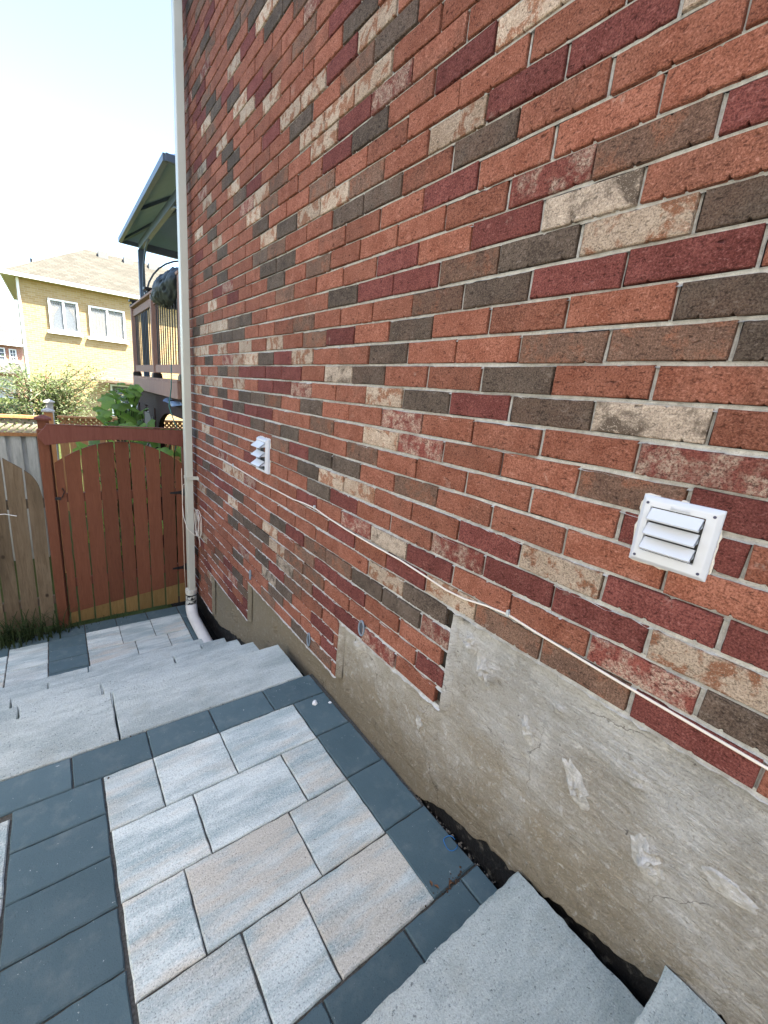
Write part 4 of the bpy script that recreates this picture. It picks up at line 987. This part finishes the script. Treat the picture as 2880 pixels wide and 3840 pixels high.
ov = .42; ex0, ex1, ey0, ey1 = X0 - ov, X1 + ov, FY - ov, FY + 9 + ov
q = MB(); q.box((ex0, ey0, ZE + .021), (ex1, ey1, ZE + .05)); q.build('soffit', soff, t)
q = MB(); q.box((ex0 - .02, ey0 - .06, ZE + .0), (ex1, ey0 - .001, ZE + .15)); q.box((ex0 - .06, ey0 - .02, ZE + .0), (ex0 - .001, ey1, ZE + .15)); q.build('gutter', white, t)
dd = 3.4; zr = 5.95; rx0 = .82; ry = FY + 3.3
q = MB(); yb = ey1; rd = .08
vs = [(ex0, ey0, ZE+.13), (ex1, ey0, ZE+.13), (ex1, ey1, ZE+.13), (ex0, ey1, ZE+.13), (rx0, ry, zr), (7.2, ry, zr)]
q.add(vs, [(0, 1, 5, 4), (1, 2, 5), (2, 3, 4, 5), (3, 0, 4), (3, 2, 1, 0)]); q.build('roof', shingle('shingle_tan', (.080, .073, .058), (.112, .102, .082)), t)
q = MB(); q.tube([(-1.45, FY + .95, 4.05), (-1.45, FY + .95, 4.55)], .045, 8); q.build('vent_pipe', black, t)
for x in (1.55, 2.7, 3.9, 5.2):
    q = MB(); q.box((x - .22, ry - .55, zr - .36), (x + .22, ry - .2, zr - .02)); q.build('roof_vent', plain('roof_vent_grey', (.16, .16, .15), .8), t)
window(t, -1.0, .12, 1.49, 2.87, FY - .10, True, 2, 0, [(0, .45, 'L'), (.55, 1, 'R')])
window(t, .53, 2.02, 1.45, 2.85, FY - .10, True, 2, 0, [(0, .47, ''), (.53, 1, '')])
window(t, 1.20, 3.0, -2.3, -.72, FY - .10, False, 2)
q = MB(); q.prism([(.2, FY - 1.2, -.62), (3.4, FY - 1.2, -.66), (3.4, FY - .001, .05), (1.2, FY - .001, -.02)], (0, 0, .10)); q.build('porch_roof', shingle('shingle_porch', (.15, .105, .075), (.19, .14, .10)), t)
# frieze of darker soldier bricks under the eave is carried by the shade alone

FX = 45.0
t = thing('red_brick_house', 'distant red brick house with grey roof at the left edge', 'house', (-7, FX, -2.9))
q = MB(); q.box((-12, FX, -2.95), (-2.85, FX + 8, 1.2)); q.build('wall', far_brick('brick_far_red', (.40, .17, .11), (.48, .23, .16), (.5, .42, .36)), t)
q = MB(); q.add([(-12.4, FX - .4, 1.28), (-2.5, FX - .4, 1.28), (-2.5, FX + 8.4, 1.28), (-12.4, FX + 8.4, 1.28), (-9, FX + 4, 4.6), (-6.2, FX + 4, 4.6)], [(0,1,5,4),(1,2,5),(2,3,4,5),(3,0,4),(3,2,1,0)]); q.build('roof', shingle('shingle_grey', (.09, .09, .088), (.12, .12, .115)), t)
q = MB(); q.box((-12.4, FX - .47, 1.12), (-2.5, FX - .401, 1.30)); q.build('gutter', white, t)
window(t, -4.75, -3.84, -.10, .90, FX - .10, True, 1, 2); window(t, -3.62, -3.18, -.05, .88, FX - .10, True, 1, 2)
q = MB(); q.prism([(-12, FX - 1.8, -.95), (-2.6, FX - 1.8, -.95), (-2.6, FX - .001, -.28), (-12, FX - .001, -.28)], (0, 0, .08)); q.build('porch_roof', shingle('shingle_grey_low', (.10, .10, .09), (.13, .13, .12)), t)
q = MB(); q.box((-5.6, FX - .02, -2.9), (-3.5, FX - .001, -1.2)); q.build('garage_door', white, t)
q = MB(); q.tube([(-2.0, FY+.0-.08, -2.9), (-2.0, FY - .08, 3.5)], .05, 8)
setp(q.build('downpipe', white, None), 'white downpipe on the left edge of the yellow house', 'downpipe')

# unseen house added next door to bounce warm sunlight into the side yard
NX = -3.5
t = thing('bounce_house', 'unseen buff brick house added next door to bounce light', 'house', (NX - 4, -3.5, -1.9))
q = MB(); q.box((NX - 8, -11, -2.0), (NX, 3.6, 4.0)); q.build('wall', far_brick('brick_buff', (.47, .43, .37), (.57, .53, .47), (.58, .56, .52)), t)
q = MB(); q.prism([(NX + .35, -11.4, 4.001), (NX - 8.4, -11.4, 4.001), (NX - 8.4, 4.0, 4.001), (NX + .35, 4.0, 4.001)], (0, 0, .12)); q.build('soffit', soff, t)
q = MB(); q.add([(NX + .35, -11.4, 4.13), (NX - 8.4, -11.4, 4.13), (NX - 8.4, 4.0, 4.13), (NX + .35, 4.0, 4.13), (NX - 4, -7, 6.4), (NX - 4, -.4, 6.4)], [(0,1,4),(1,2,5,4),(2,3,5),(3,0,4,5)]); q.build('roof', shingle('shingle_next', (.12, .11, .10), (.16, .15, .13)), t)
